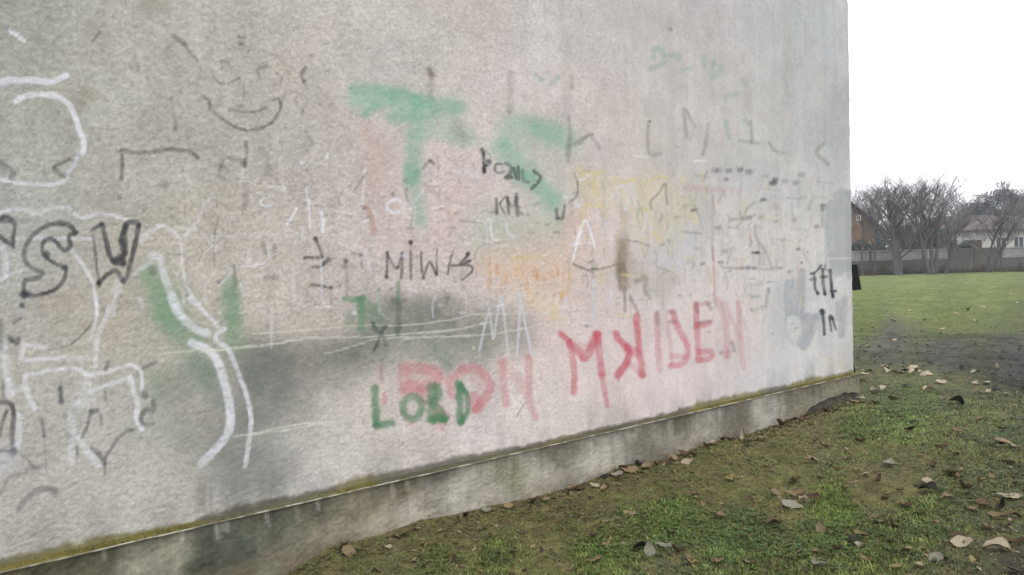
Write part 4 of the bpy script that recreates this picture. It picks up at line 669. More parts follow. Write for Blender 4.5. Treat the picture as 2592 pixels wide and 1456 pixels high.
# dead bits, crumbs and twigs
def litter(n):
    x, y = gscatter(n, (1.4, 10, -5, 2), lambda x, y: (lambda k: k[0] & (RNG.uniform(size=len(x)) < np.clip(.16 + .9*np.exp(-np.maximum(-y, 0)/.25)*(x < 7.8) + .5*smooth(.5, .65, fbm(x*2.5, y*2.5, 241, 3)), 0, 1)))(inframe(x, y)))
    m = len(x); z = gh(x, y) + RNG.uniform(.002, .012, m); t = RNG.uniform(0, 2*np.pi, m); L = RNG.uniform(.005, .024, m); W_ = L*RNG.uniform(.12, .6, m); tl = RNG.uniform(-.5, .5, m)*L
    dx, dy = np.cos(t), np.sin(t)
    q = np.stack([np.stack([x - dx*L, y - dy*L, z - tl], 1), np.stack([x + dy*W_, y - dx*W_, z + W_*.3], 1), np.stack([x + dx*L, y + dy*L, z + tl], 1), np.stack([x - dy*W_, y + dx*W_, z + W_*.2], 1)], 1).reshape(-1, 3)
    q[:, 1] = np.where(q[:, 0] < X1 + .03, np.minimum(q[:, 1], -.004), q[:, 1])
    i = np.arange(m)*4; F_ = np.concatenate([np.stack([i, i + 1, i + 2], 1), np.stack([i, i + 2, i + 3], 1)])
    pal = np.array([lin(c) for c in ((150, 134, 98), (112, 90, 66), (70, 58, 44), (164, 150, 120), (98, 86, 62))]); cl = pal[RNG.integers(0, 5, m)]*RNG.uniform(.6, 1.2, (m, 1))/KG
    o = mesh_obj('leaf_litter', q, F_, (M['blade'],), None, col=np.repeat(cl, 4, 0), kind='stuff'); tag(o, 'crumbled brown leaf bits and twigs scattered along the foot of the wall', 'litter')
litter(42000)
# lumps of soil and mortar fallen at the foot of the wall and clods in the mud
def clods(name, n, where, rng_r, cols, label):
    vs, fs, cs_ = [], [], []
    for k in range(n):
        x, y = where(); r = random.uniform(*rng_r)*random.uniform(.6, 1); z = float(gh(np.array([x]), np.array([y]))[0]); b = len(vs); cc = lin(random.choice(cols))*random.uniform(.7, 1.15)/KG
        for j in range(6):
            t = j*math.pi/3 + random.uniform(-.2, .2); q = r*random.uniform(.7, 1.2); vs.append((x + q*math.cos(t), y + q*math.sin(t), z - .003)); cs_.append(cc)
        for j in range(4):
            t = j*math.pi/2 + random.random(); q = r*random.uniform(.35, .7); vs.append((x + q*math.cos(t), y + q*math.sin(t), z + r*random.uniform(.4, .75))); cs_.append(cc)
        vs.append((x, y, z + r*.7)); cs_.append(cc)
        top = [6, 7, 8, 9]
        for j in range(6): fs.append((b + j, b + (j + 1) % 6, b + top[(j*4//6) % 4]))
        for j in range(4): fs.append((b + top[j], b + top[(j + 1) % 4], b + 10)); fs.append((b + top[j], b + [1, 3, 4, 0][j], b + top[(j + 1) % 4]))
    o = mesh_obj(name, np.array(vs), np.array(fs), (M['ground'],), None, col=np.clip(np.array(cs_), .004, .5), kind='stuff', smooth_=False); tag(o, label, 'rubble')
def wfoot():
    x = random.choice([random.uniform(1.8, 7.6), random.uniform(6, 7.7)]); return x, -0.02 - abs(random.gauss(0, .06))
clods('soil_crumbs', 420, wfoot, (.006, .02), ((112, 98, 78), (90, 78, 60), (140, 130, 112), (70, 60, 48)), 'small lumps of soil and mortar fallen along the foot of the plinth')
def wmud():
    while True:
        p = gpt(random.uniform(2150, 2800), random.uniform(826, 985)); a, b = proj(np.array([[p[0], p[1], 0]]))
        if p[0] > X1 + .1 and mudmask(a, b)[0] > .4: return p[0], p[1]
clods('mud_clods', 500, wmud, (.012, .045), ((92, 92, 86), (84, 84, 78), (100, 100, 90), (78, 76, 70)), 'grey lumps of churned mud on the bare strip before the green field')

# ================================================================== FALLEN LEAVES
def leaf_mesh(seed, L=1.0, wide=.55, curl=.5, fold=.4, roll=.0):
    r = random.Random(seed); n = 7; v, f = [], []
    for i in range(n):
        t = i/(n - 1); prof = math.sin(math.pi*t**.75)**.8 if 0 < t < 1 else 0.0
        wd = wide*.5*prof*(1 + r.uniform(-.12, .12)) + .004; zc = curl*(t - .5)**2*1.5 + r.uniform(-.02, .02); bend = roll*(t - .5)
        lx = -.5 + t + r.uniform(-.015, .015)
        e1, e2 = fold*wd*(1 + r.uniform(-.5, .5)), fold*wd*(1 + r.uniform(-.5, .5))
        cx_ = bend*.4
        v += [(lx, cx_ - wd, zc + e1 + r.uniform(-.02, .03)), (lx, cx_ - wd*.5, zc + e1*.35), (lx, cx_, zc), (lx, cx_ + wd*.5, zc + e2*.35), (lx, cx_ + wd, zc + e2 + r.uniform(-.02, .03))]
    for i in range(n - 1):
        for j in range(4): a = i*5 + j; f.append((a, a + 5, a + 6, a + 1))
    b = len(v)                                # stalk
    v += [(-.5, .008, curl*.3 + .01), (-.5, -.008, curl*.3), (-.78, .005 + r.uniform(-.08, .08), curl*.45), (-.78, -.008, curl*.45 - .01)]; f.append((b, b + 1, b + 3, b + 2))
    zmin = min(p[2] for p in v); v = [(p[0], p[1], p[2] - zmin) for p in v]
    me = bpy.data.meshes.new('leaf'); me.from_pydata(v, [], f); me.polygons.foreach_set('use_smooth', np.ones(len(me.polygons), bool)); me.materials.append(ML['tan']); me.update(); return me
LM = [leaf_mesh(1, wide=.6, curl=.5, fold=.35), leaf_mesh(2, wide=.75, curl=.25, fold=.2, roll=.3), leaf_mesh(3, wide=.5, curl=.8, fold=.7), leaf_mesh(4, wide=.8, curl=-.5, fold=-.3), leaf_mesh(5, wide=.45, curl=.4, fold=.9, roll=-.4), leaf_mesh(6, wide=.7, curl=-.3, fold=.5, roll=.5), leaf_mesh(8, wide=.16, curl=.2, fold=.3, roll=.5)]
KINDN = dict(flat=(1, 0), curled=(2, 0), cupped=(3, 5), folded=(4, 4), stick=(6, 6), upright=(2, 0))
LN = 0
def leaf(px_, py_, size, colour, shape, label, group=None):
    """size: how wide the leaf looks in the photograph's pixels"""
    global LN
    p = gpt(px_, py_ + (2 if shape != 'upright' else 6), 0.012); 
    if p[0] < X1 + .05: p[1] = min(p[1], -0.045)
    d = float((p - CAM) @ _f); L = size*d/PF; L = min(max(L*(1.22 if size < 42 else 1.02), .03), .15)
    me = LM[KINDN[shape][LN % 2]]; o = bpy.data.objects.new('leaf', me); COL.objects.link(o); LN += 1
    z = float(gh(np.array([p[0]]), np.array([p[1]]))[0])
    o.scale = (L, L*random.uniform(.8, 1.15), L*random.uniform(.9, 1.5)); side = math.atan2(_r[1], _r[0]) if shape != 'upright' else random.uniform(0, 6)
    if shape == 'upright':
        o.rotation_euler = (random.uniform(-.3, .3), R(-62), random.uniform(-.5, .5) + side); o.location = (p[0], p[1], z + L*.38)
    else:
        o.rotation_euler = (random.uniform(-.45, .45), random.uniform(-.32, .32), side + random.uniform(-1.1, 1.1) + (math.pi if random.random() < .5 else 0)); o.location = (p[0], p[1], z + .012)
    if p[0] < X1 + .05 and p[1] > -.07: o.location.y = min(o.location.y, -.03 - L*.32)
    o.material_slots[0].link = 'OBJECT'; o.material_slots[0].material = ML[colour]
    tag(o, label, 'leaf', group)
LEAVES_NAMED = [
 (1522, 1204, 22, 'dark', 'flat', 'nearly black crumpled leaf against the plinth, left end of the wall-foot heap'),
 (1568, 1190, 30, 'brown', 'curled', 'dark brown curled leaf tucked behind the big tan leaf at the plinth'),
 (1594, 1196, 38, 'tan', 'flat', 'largest light tan leaf standing out in the heap at the plinth foot'),
 (1637, 1187, 34, 'tan', 'flat', 'tan leaf lying flat just beyond the big tan leaf at the plinth'),
 (1612, 1183, 26, 'dark', 'curled', 'dark curled leaf wedged between two tan leaves at the plinth'),
 (1561, 1205, 30, 'grey', 'flat', 'greyish flat leaf in front of the dark leaves at the plinth'),
 (1882, 1105, 26, 'pale', 'upright', 'pale narrow leaf leaning up against the plinth below the dark stain'),
 (1896, 1118, 30, 'pale', 'flat', 'pale flat leaf at the foot of the one leaning on the plinth'),
 (1926, 1110, 34, 'tan', 'flat', 'long tan leaf at the far end of the small heap by the stained plinth'),
 (1800, 1127, 28, 'pale', 'flat', 'pale leaf by the plinth between the two leaf heaps'),
 (1803, 1116, 20, 'dark', 'curled', 'dark curled leaf directly under the plinth, behind a pale one'),
 (1715, 1146, 30, 'brown', 'curled', 'brown curled leaf bridging the gap under the plinth'),
 (1700, 1158, 26, 'tan', 'cupped', 'tan cupped leaf just in front of the brown one under the plinth'),
 (2015, 1221, 44, 'tan', 'flat', 'tan leaf topmost of the cluster of three in the middle lawn'),
 (2012, 1258, 50, 'tan', 'curled', 'crumpled tan leaf in the middle of the lawn cluster'),
 (2031, 1272, 36, 'pale', 'folded', 'pale folded leaf overlapping the crumpled one in the lawn cluster'),
 (2006, 1289, 56, 'grey', 'flat', 'broad greyish underside leaf, lowest of the lawn cluster'),
 (1965, 1252, 28, 'tan', 'flat', 'small tan leaf left of the lawn cluster'),
 (2056, 1259, 26, 'brown', 'curled', 'brown curled leaf right of the lawn cluster'),
 (1644, 1400, 34, 'grey', 'upright', 'pale grey leaf standing on edge in the near grass'),
 (1680, 1390, 46, 'grey', 'folded', 'long grey-green folded leaf next to the one standing on edge'),
 (1624, 1388, 44, 'dark', 'cupped', 'large dark leaf behind the grey leaf standing on edge'),
 (1720, 1404, 36, 'brown', 'curled', 'dark brown curled leaf right of the two grey leaves'),
 (1742, 1410, 20, 'tan', 'upright', 'small tan leaf tip beside the dark brown curl'),
 (1816, 1420, 32, 'tan', 'flat', 'tan leaf half sunk in clover near the bottom edge'),
 (2078, 1342, 34, 'tan', 'upright', 'tan leaf standing upright like a small flame in the clover'),
 (2178, 1362, 42, 'tan', 'folded', 'tan folded leaf over a dark hollow in the near lawn'),
 (2168, 1382, 28, 'pale', 'flat', 'small pale leaf below the tan folded one over the hollow'),
 (2162, 1370, 28, 'dark', 'cupped', 'dark leaf tucked under the tan folded one'),  # takes the dark leaf colour
 (2250, 1174, 36, 'grey', 'flat', 'single whitish-grey leaf alone on the mid lawn'),
 (2386, 1131, 42, 'tan', 'folded', 'tan folded leaf left of a smaller curled one in the far right lawn'),
 (2414, 1146, 30, 'tan', 'curled', 'small curled tan leaf right of the folded one in the far lawn'),
 (2538, 1118, 42, 'tan', 'cupped', 'domed tan leaf near the right edge of the lawn, top of a trio'),
 (2512, 1126, 26, 'pale', 'flat', 'pale leaf under the left side of the domed leaf'),
 (2569, 1131, 26, 'pale', 'folded', 'bright pale leaf at the right side of the domed leaf'),
 (2556, 1164, 48, 'tan', 'flat', 'wide tan leaf below the domed leaf trio'),
 (2338, 1232, 46, 'pale', 'curled', 'pale leaf arched over a dark hollow in the right lawn'),
 (2350, 1242, 40, 'dark', 'cupped', 'dark wet leaf inside the hollow under the arched one'),
 (2292, 1280, 44, 'tan', 'curled', 'twisted tan leaf at the edge of the tall green tuft'),
 (2232, 1330, 46, 'tan', 'flat', 'tan leaf lying across grass in the lower lawn, beside a brown one'),
 (2255, 1337, 32, 'brown', 'upright', 'brown leaf hanging down beside the tan one in the lower lawn'),
 (2490, 1278, 46, 'tan', 'folded', 'long tan leaf pointing down in the right heap'),
 (2556, 1259, 54, 'pale', 'flat', 'broad pale leaf on top of the right heap'),
 (2528, 1308, 50, 'tan', 'folded', 'large tan leaf at the bottom of the right heap'),
 (2542, 1284, 30, 'dark', 'upright', 'dark leaf hanging beneath the broad pale one'),
 (2464, 1284, 26, 'tan', 'curled', 'small tan curl at the left of the right heap'),
 (2436, 1372, 52, 'pale', 'flat', 'pale oval leaf alone on bare soil near the bottom right'),
 (2522, 1388, 62, 'pale', 'cupped', 'largest crumpled whitish leaf on bare soil at the bottom right'),
 (2556, 1384, 44, 'tan', 'curled', 'tan leaf tucked behind the largest whitish leaf'),
 (2574, 1374, 44, 'brown', 'folded', 'brown leaf at the right edge behind the largest whitish leaf'),
 (2426, 1314, 30, 'tan', 'stick', 'thin straw-like tan leaf strip left of the pale oval leaf'),
 (2326, 1432, 34, 'pale', 'flat', 'whitish leaf at the bottom edge below the lower lawn'),
 (2368, 1410, 40, 'grey', 'flat', 'pale grey-green leaf above the whitish one at the bottom edge'),
 (2398, 1413, 28, 'pale', 'flat', 'small pale leaf right of the grey-green one near the bottom edge'),
 (1171, 1320, 30, 'tan', 'upright', 'reddish tan leaf propped in the crack under the plinth'),
 (1178, 1308, 26, 'dark', 'flat', 'dark crumpled leaf in the crack behind the reddish tan one'),
 (1232, 1294, 22, 'grey', 'flat', 'small grey-green leaf right of the crack under the plinth'),
 (1292, 1282, 28, 'ochre', 'curled', 'ochre curled leaf at the plinth where the grass starts'),
 (1447, 1233, 34, 'tan', 'folded', 'tan folded leaf alone against the plinth between heaps'),
 (886, 1404, 46, 'tan', 'curled', 'crumpled tan leaf nearest the camera at the wall foot'),
 (870, 1396, 34, 'brown', 'curled', 'brown leaf behind the nearest crumpled tan leaf at the wall foot'),
 (1025, 1358, 30, 'tan', 'curled', 'small tan curl at the wall foot on green weeds'),
 (984, 1391, 16, 'pale', 'flat', 'tiny pale leaf in the grass below the small tan curl'),
 (1566, 1312, 28, 'tan', 'stick', 'yellowish straw strip in the near clover'),
 (1593, 1301, 30, 'tan', 'flat', 'tan leaf just right of the yellowish straw strip'),
 (1823, 1309, 26, 'tan', 'cupped', 'small tan leaf in clover between the near pair and the lawn cluster'),
 (1868, 1332, 34, 'ochre', 'stick', 'ochre grass strip right of the small clover leaf'),
 (1504, 1416, 36, 'tan', 'flat', 'tan leaf at the left of the near clover patch'),
 (2053, 1173, 32, 'tan', 'cupped', 'small reddish tan leaf alone above the lawn cluster'),
 (2124, 1190, 26, 'ochre', 'folded', 'ochre leaf right of the lone reddish one'),
 (2066, 1415, 26, 'pale', 'stick', 'pale thin leaf with curled end near the bottom edge'),
 (2072, 1438, 40, 'grey', 'folded', 'grey-green drooping leaf at the bottom edge'),
 (2410, 1204, 52, 'ochre', 'flat', 'long ochre leaf blade flattened in the right lawn'),
 (2162, 1228, 40, 'tan', 'stick', 'thin dark-edged straw across the mid lawn'),
 (2228, 1217, 34, 'brown', 'folded', 'reddish brown leaf beside a small pale one in the mid lawn'),
 (2194, 1208, 24, 'pale', 'flat', 'small pale leaf left of the reddish brown one in the mid lawn'),
 (2082, 1018, 0, 'pale', 'flat', ''),
 (2180, 962, 26, 'pale', 'flat', 'pale leaf lying right at the outer corner of the plinth'),
 (2212, 982, 18, 'pale', 'upright', 'pale upright leaf over a dark one beyond the corner'),
 (2214, 992, 26, 'dark', 'cupped', 'dark leaf under the pale upright one beyond the corner'),
 (2241, 984, 30, 'pale', 'cupped', 'pale tent-shaped leaf beyond the corner'),
 (2345, 949, 30, 'pale', 'cupped', 'bright domed leaf at the right end of the row beyond the corner'),
 (2350, 986, 32, 'pale', 'cupped', 'large pale domed leaf alone below the bright row'),
 (2382, 970, 28, 'pale', 'flat', 'thin whitish leaf between the bright row and the large domed leaf'),
 (2266, 1008, 30, 'tan', 'flat', 'tan flat leaf below the tent-shaped leaf beyond the corner'),
 (2215, 1023, 26, 'pale', 'flat', 'white small leaf near a speckled patch beyond the corner'),
 (2468, 944, 24, 'grey', 'cupped', 'greyish leaf on the edge of the mud strip'),
 (2522, 936, 20, 'pale', 'upright', 'pale leaf sticking up at the edge of the mud strip'),
 (2420, 1020, 34, 'dark', 'cupped', 'dark green hump of a leaf on the far lawn'),
 (2452, 1062, 18, 'pale', 'folded', 'small pale leaf slanting on the far lawn'),
 (2304, 1086, 30, 'dark', 'folded', 'dark thin leaf in the lawn above the whitish-grey one'),
]
for q in LEAVES_NAMED:
    if q[2]: leaf(*q)
MARKS = [(2011, 1262, 'leaf cluster mid-lawn'), (2250, 1174, 'lone whitish-grey leaf'), (2538, 1120, 'domed leaf trio'), (2520, 1285, 'heap by the frame edge'), (2436, 1372, 'pale oval leaf on bare soil'), (2160, 1290, 'tall green tuft'),
         (1660, 1395, 'two near grey leaves'), (2053, 1173, 'lone reddish tan leaf'), (2338, 1236, 'arched leaf over a hollow'), (2170, 1372, 'folded leaf over hollow'), (2170, 1000, 'plinth corner'), (2300, 942, 'bright leaf row'), (2350, 986, 'large domed pale leaf'),
         (2172, 705, 'black box on the corner'), (1594, 1196, 'near leaf heap at the plinth'), (1896, 1112, 'far leaf heap at the plinth'), (1175, 1312, 'crack under the plinth'), (2390, 1136, 'folded tan leaf on the far lawn'), (2240, 1333, 'tan and brown leaf pair'), (2495, 945, 'upright pale leaf by the mud')]
ORD = ['nearest', 'second nearest', 'third nearest', 'fourth nearest', 'fifth nearest', 'sixth nearest', 'seventh nearest', 'eighth nearest', 'ninth nearest']
SMALL = []
def small(pts, lo, hi, colours, shapes, noun, group):
    for a, b in pts: SMALL.append((a, b, random.uniform(lo, hi), random.choice(colours), random.choice(shapes), noun, group))
small([(2247, 942), (2263, 945), (2272, 945), (2313, 933), (2310, 942), (2324, 942), (2390, 951), (2189, 946), (2238, 932)], 19, 27, ['pale'], ['flat', 'cupped'], 'bright little', 'bright leaves in a row beyond the corner')
small([(2468, 972), (2499, 973), (2477, 993), (2499, 994), (2543, 998), (2535, 913)], 16, 22, ['pale'], ['flat'], 'small', 'pale leaves below the mud strip')
small([(2263, 855), (2178, 875), (2198, 872), (2387, 828), (2586, 835), (2508, 825), (2470, 811), (2558, 745), (2575, 767), (2487, 779), (2302, 785), (2260, 810), (2340, 806), (2420, 790)], 10, 14, ['pale'], ['flat', 'cupped'], 'tiny', 'tiny pale leaves on mud and field')
small([(2201, 943), (2288, 943), (2437, 934), (2521, 987), (2544, 968), (2389, 1014), (2294, 976), (2452, 783)], 16, 22, ['dark'], ['cupped'], 'small', 'small dark leaves beyond the corner')
small([(1505, 1226), (1528, 1237), (1742, 1168), (1780, 1130), (1830, 1112), (1972, 1078), (1540, 1228), (1660, 1178), (1350, 1268), (1375, 1262), (1470, 1230), (2010, 1062), (2060, 1042), (2118, 1022), (2140, 1018), (1560, 1214), (1690, 1168), (1755, 1150)], 18, 30, ['tan', 'pale', 'brown', 'brown'], ['flat', 'curled', 'cupped'], 'small dry', 'small dry leaves at the plinth foot')
small([(2077, 1216), (2103, 1180), (2086, 1126), (2062, 1114), (2302, 1202), (2427, 1212), (2580, 1152), (2568, 1200), (2508, 1202), (2370, 1252), (2240, 1262), (2250, 1258), (2218, 1310), (2368, 1322), (2374, 1332), (2462, 1290), (2520, 1268), (2497, 1335), (2510, 1350), (2417, 1350), (2064, 1398), (2020, 1400), (1500, 1352), (1580, 1376), (1536, 1370),
       (1700, 1350), (1400, 1340), (1300, 1400), (1150, 1420), (1240, 1360), (1700, 1262), (1760, 1255), (1850, 1220), (1900, 1260), (1940, 1180), (2140, 1240), (2480, 1060), (2540, 1080), (2590, 1240), (2330, 1150), (2180, 1120), (2420, 1090), (2570, 1223)], 15, 27, ['tan', 'brown', 'ochre', 'brown', 'tan'], ['flat', 'curled', 'folded', 'stick'], 'small', 'leaf scraps in the lawn')
small([(2330, 1300), (2400, 1268), (2444, 1240), (2480, 1225), (2570, 1305), (2545, 1332), (2300, 1385), (2190, 1420), (2270, 1440), (2120, 1395), (2470, 1420), (2575, 1440), (2360, 1180), (2280, 1245), (1960, 1330), (1750, 1430), (1900, 1420), (2145, 1165)], 22, 40, ['tan', 'brown', 'tan', 'ochre'], ['flat', 'curled', 'cupped', 'folded'], 'limp', 'limp leaves in the near lawn')
_b = {}
for k, q in enumerate(SMALL):
    m = min(MARKS, key=lambda t: (t[0] - q[0])**2 + (1.6*(t[1] - q[1]))**2); dx, dy = q[0] - m[0], (q[1] - m[1])*1.6
    side_ = ('right of' if dx > 0 else 'left of') if abs(dx) > abs(dy) else ('in front of' if dy > 0 else 'behind')
    _b.setdefault((m[2], side_), []).append((dx*dx + dy*dy, k))
for (mk, side_), L_ in _b.items():
    for n_, (_, k) in enumerate(sorted(L_)):
        a, b, sz, colr, shp, noun, grp = SMALL[k]
        leaf(a, b, sz, colr, shp, noun + ' ' + ({'stick': colr + ' strip'}.get(shp, shp + ' ' + colr + ' leaf')) + ', ' + (ORD[n_] + ' ' if len(L_) > 1 else '') + side_ + ' the ' + mk, grp)

# ================================================================== BACKGROUND
def ground_line(px_, depth):                 # point on level ground seen below pixel column px_, at a depth
    p = at(px_, 700, depth); return np.array([p[0], p[1], 0.0])
rdir = np.array([_r0[0], _r0[1], 0.0]); fdir = np.array([math.cos(YAW), math.sin(YAW), 0.0])
yawR = math.atan2(rdir[1], rdir[0])
# ---- concrete fence: posts and three boards per bay
FZ = 66.0; fo = ground_line(2070, FZ); fence = empty('concrete_fence', fo, yawR + R(1.0))
tag(fence, 'long weathered concrete panel fence with pale top boards behind the field', 'fence')
post0 = MB().box(-.07, -.09, -.05, .07, .09, 2.2).build('post', M['concrete'], fence)
bt = MB().box(.075, -.03, 0, 2.125, .03, .80).box(.2, -.045, .12, 2.0, -.031, .66)
bm_ = MB().box(.075, -.03, .81, 2.125, .03, 1.16).box(.2, -.045, .86, 2.0, -.031, 1.10); bu = MB().box(.075, -.03, 1.17, 2.125, .03, 2.02).box(.2, -.045, 1.3, 2.0, -.031, 1.9)
b0, b1, b2 = bt.build('panel', M['concrete'], fence), bm_.build('panel', M['concrete'], fence), bu.build('panel', M['whitewash'], fence)
for o in (b0, b1, b2): o.parent = fence
for k in list(range(-14, 0)) + list(range(1, 13)):
    for src in (post0, b0, b1, b2):
        c_ = src.copy(); COL.objects.link(c_); c_.parent = fence; c_.location = (k*2.2, 0, 0)
        if src is b2 and k >= 5 and k != 7: c_.material_slots[0].link = 'OBJECT'; c_.material_slots[0].material = M['concrete']
c_ = post0.copy(); COL.objects.link(c_); c_.parent = fence; c_.location = (13*2.2, 0, 0)
MB().tube([(-31, -.25, 1.86), (-.4, -.25, 1.87), (9, -.25, 1.85), (18, -.25, 1.88), (29, -.25, 1.86)], .022, 5).build('rail', M['bark'], fence)
# ---- houses
def house(name, label, px_, depth, w_, d_, wall_h, roof_h, wm, rm, rz, gable=False, wins=(), door=None, ov=.5):
    g = ground_line(px_, depth); h = empty(name, g, yawR + rz); tag(h, label, 'house')
    # walls drawn as box with gables along local x ends or facing -y
    if gable:                                # ridge runs away from the viewer
        MB().poly([(-w_/2, 0, 0), (w_/2, 0, 0), (w_/2, 0, wall_h), (0, 0, wall_h + roof_h), (-w_/2, 0, wall_h), (-w_/2, d_, 0), (w_/2, d_, 0), (w_/2, d_, wall_h), (0, d_, wall_h + roof_h), (-w_/2, d_, wall_h)],
                  [(0, 1, 2, 3, 4), (9, 8, 7, 6, 5), (1, 6, 7, 2), (5, 0, 4, 9)]).build('wall', wm, h)
        k = roof_h/(w_/2); e = w_/2 + ov
        MB().poly([(-e, -ov, wall_h - k*ov), (0, -ov, wall_h + roof_h + .02), (e, -ov, wall_h - k*ov), (-e, d_ + ov, wall_h - k*ov), (0, d_ + ov, wall_h + roof_h + .02), (e, d_ + ov, wall_h - k*ov),
                   (-e, -ov, wall_h - k*ov + .22), (0, -ov, wall_h + roof_h + .26), (e, -ov, wall_h - k*ov + .22), (-e, d_ + ov, wall_h - k*ov + .22), (0, d_ + ov, wall_h + roof_h + .26), (e, d_ + ov, wall_h - k*ov + .22)],
                  [(0, 1, 4, 3), (1, 2, 5, 4), (6, 9, 10, 7), (7, 10, 11, 8), (0, 6, 7, 1), (1, 7, 8, 2), (3, 4, 10, 9), (4, 5, 11, 10), (0, 3, 9, 6), (2, 8, 11, 5)]).build('roof', rm, h)
    else:
        MB().box(-w_/2, 0, 0, w_/2, d_, wall_h).build('wall', wm, h)
        e = ov; x0, x1 = -w_/2 - e, w_/2 + e; rd = d_/2*.75; zb_ = wall_h + .003
        rf = MB().poly([(x0, -e, zb_), (x1, -e, zb_), (x1, d_ + e, zb_), (x0, d_ + e, zb_), (x0 + rd, d_/2, zb_ + roof_h), (x1 - rd, d_/2, zb_ + roof_h), (x0, -e, zb_ + .18), (x1, -e, zb_ + .18), (x1, d_ + e, zb_ + .18), (x0, d_ + e, zb_ + .18)],
                  [(0, 3, 2, 1), (0, 1, 7, 6), (1, 2, 8, 7), (2, 3, 9, 8), (3, 0, 6, 9), (6, 7, 5, 4), (7, 8, 5), (8, 9, 4, 5), (9, 6, 4)]).build('roof', rm, h)
        ch = MB().box(w_*.18, d_*.4, zb_ + roof_h*.5, w_*.18 + .5, d_*.4 + .5, zb_ + roof_h + .5).build('chimney', M['roofd'], rf)
    for (wx, wz, ww, wh) in wins:
        f_ = MB().box(wx - ww/2 - .08, -.05, wz - .08, wx + ww/2 + .08, -.004, wz).box(wx - ww/2 - .08, -.05, wz + wh, wx + ww/2 + .08, -.004, wz + wh + .08).box(wx - ww/2 - .08, -.05, wz, wx - ww/2, -.004, wz + wh).box(wx + ww/2, -.05, wz, wx + ww/2 + .08, -.004, wz + wh).box(wx - .03, -.045, wz, wx + .03, -.006, wz + wh).build('window', M['trim'], h)
        MB().box(wx - ww/2, -.02, wz, wx - .03, -.005, wz + wh).box(wx + .03, -.02, wz, wx + ww/2, -.005, wz + wh).build('pane', M['glass'], f_)
    if door:
        dx_, dw, dh = door; MB().box(dx_ - dw/2, -.04, 0, dx_ + dw/2, -.004, dh).build('door', M['wood'], h)
    return h
house('gabled_house', 'house with dark steep roof and brown planked gable, partly behind the wall corner', 2146, 82, 6.6, 8, 4.35, 2.9, M['planks'], M['roofd'], R(-4), gable=True, wins=((1.14, 5.35, .3, .4), (-1.6, 1.2, 1, 1.1), (1.7, 1.2, 1, 1.1)), ov=.55)
house('low_house', 'low pale house with wide reddish-brown roof behind the fence', 2520, 84, 12.5, 8, 3.9, 1.9, M['plaster'], M['rooft'], R(1.2), wins=((-4.6, 1.9, 1.1, 1.2), (.6, 1.9, 1.0, 1.3), (2.5, 1.9, 1.0, 1.3), (4.6, 1.9, 1.1, 1.2)), door=(-2.4, 1.9, 3.0), ov=.6)
# ---- bare trees
def bare_tree(px_, depth, top_px, spread_px, label, trunks=1, lean=0.0, r0=.12, seed=0, fork=.18, dens=1.0, group='bare trees in front of the fence', twr=.0060):
    rg = random.Random(seed); base = ground_line(px_, depth); H = (690 - top_px)*depth/PF*.98; SPD = spread_px*depth/PF/2
    root = empty('bare_tree', base, yawR); tag(root, label, 'tree', group)
    tr, tw = MB(), MB()
    def grow(p, d, L, r, lev):
        n = 4; pts = [p.copy()]; rad = [r]; q = p.copy(); dd = d.copy()
        for i in range(n):
            dd = (dd + Vector((rg.gauss(0, .09), rg.gauss(0, .09), rg.gauss(0, .04) + (.05 if lev > 0 else .02)))).normalized(); q = q + dd*L/n; pts.append(q.copy()); rad.append(r*(1 - .5*(i + 1)/n))
        (tr if lev <= 1 else tw).tube(pts, rad, 6 if lev == 0 else (4 if lev == 1 else 3), cap=False)
        if lev >= 4: return
        kids = (6, 7, 7, 8)[lev]; kids = max(2, int(kids*dens + rg.random()))
        for k in range(kids):
            t = rg.uniform(fork if lev == 0 else .25, 1.0); i = min(int(t*n), n - 1); s0 = pts[i].lerp(pts[i + 1], t*n - i); base_d = (pts[i + 1] - pts[i]).normalized()
            ax = Vector((rg.gauss(0, 1)*SPD/H*3.0, rg.gauss(0, 1)*.7, rg.uniform(.1, .9))).normalized(); nd = (base_d*.75 + ax*rg.uniform(.55, 1.0)).normalized()
            if nd.z < -.1: nd.z = .1
            grow(s0, nd, L*rg.uniform(.42, .66)*(1.05 if lev else .95), max(r*rg.uniform(.36, .52), twr), lev + 1)
    for k in range(trunks):
        off = Vector(((k - (trunks - 1)/2)*.22, rg.uniform(-.1, .1), -.05)); d = Vector((lean + (k - (trunks - 1)/2)*.22 + rg.gauss(0, .03), rg.gauss(0, .05), 1)).normalized()
        grow(off, d, H*.66, r0*rg.uniform(.8, 1.1), 0)
    # keep the crown as tall as it should be
    zz_ = sorted(v[2] for v in tw.v); allz = zz_[int(len(zz_)*.985)]; kz = H*.95/allz
    xs = sorted(abs(v[0]) for v in tw.v); w95 = xs[int(len(xs)*.97)]; kx = min(1.15, SPD*1.1/max(w95, .1)) if not lean else 1.0
    for mb in (tr, tw): mb.v = [(v[0]*(kx + (1 - kx)*0), v[1]*kx, v[2]*kz) for v in mb.v]
    tr.build('trunk', M['bark'], root); tw.build('crown', M['twig'], root); return root
bare_tree(2183, 63.5, 447, 130, 'slender bare tree right beside the wall corner', seed=3, r0=.09, dens=.6)
bare_tree(2212, 63.0, 440, 150, 'thin bare tree before the brown gable, second from the wall corner', seed=5, r0=.08, dens=.65)
bare_tree(2272, 62.5, 424, 230, 'thick-trunked bare tree with a rounded crown, third from the wall corner', seed=8, r0=.19, dens=1.0, trunks=2, fork=.22)
bare_tree(2360, 62.0, 418, 180, 'many-stemmed bare tree with a few sprigs rising above the rest', seed=13, r0=.15, dens=.9, trunks=3, fork=.22)
bare_tree(2392, 63.0, 470, 170, 'bare tree leaning right in front of the low house', seed=21, r0=.11, dens=.9, lean=.35, fork=.2)
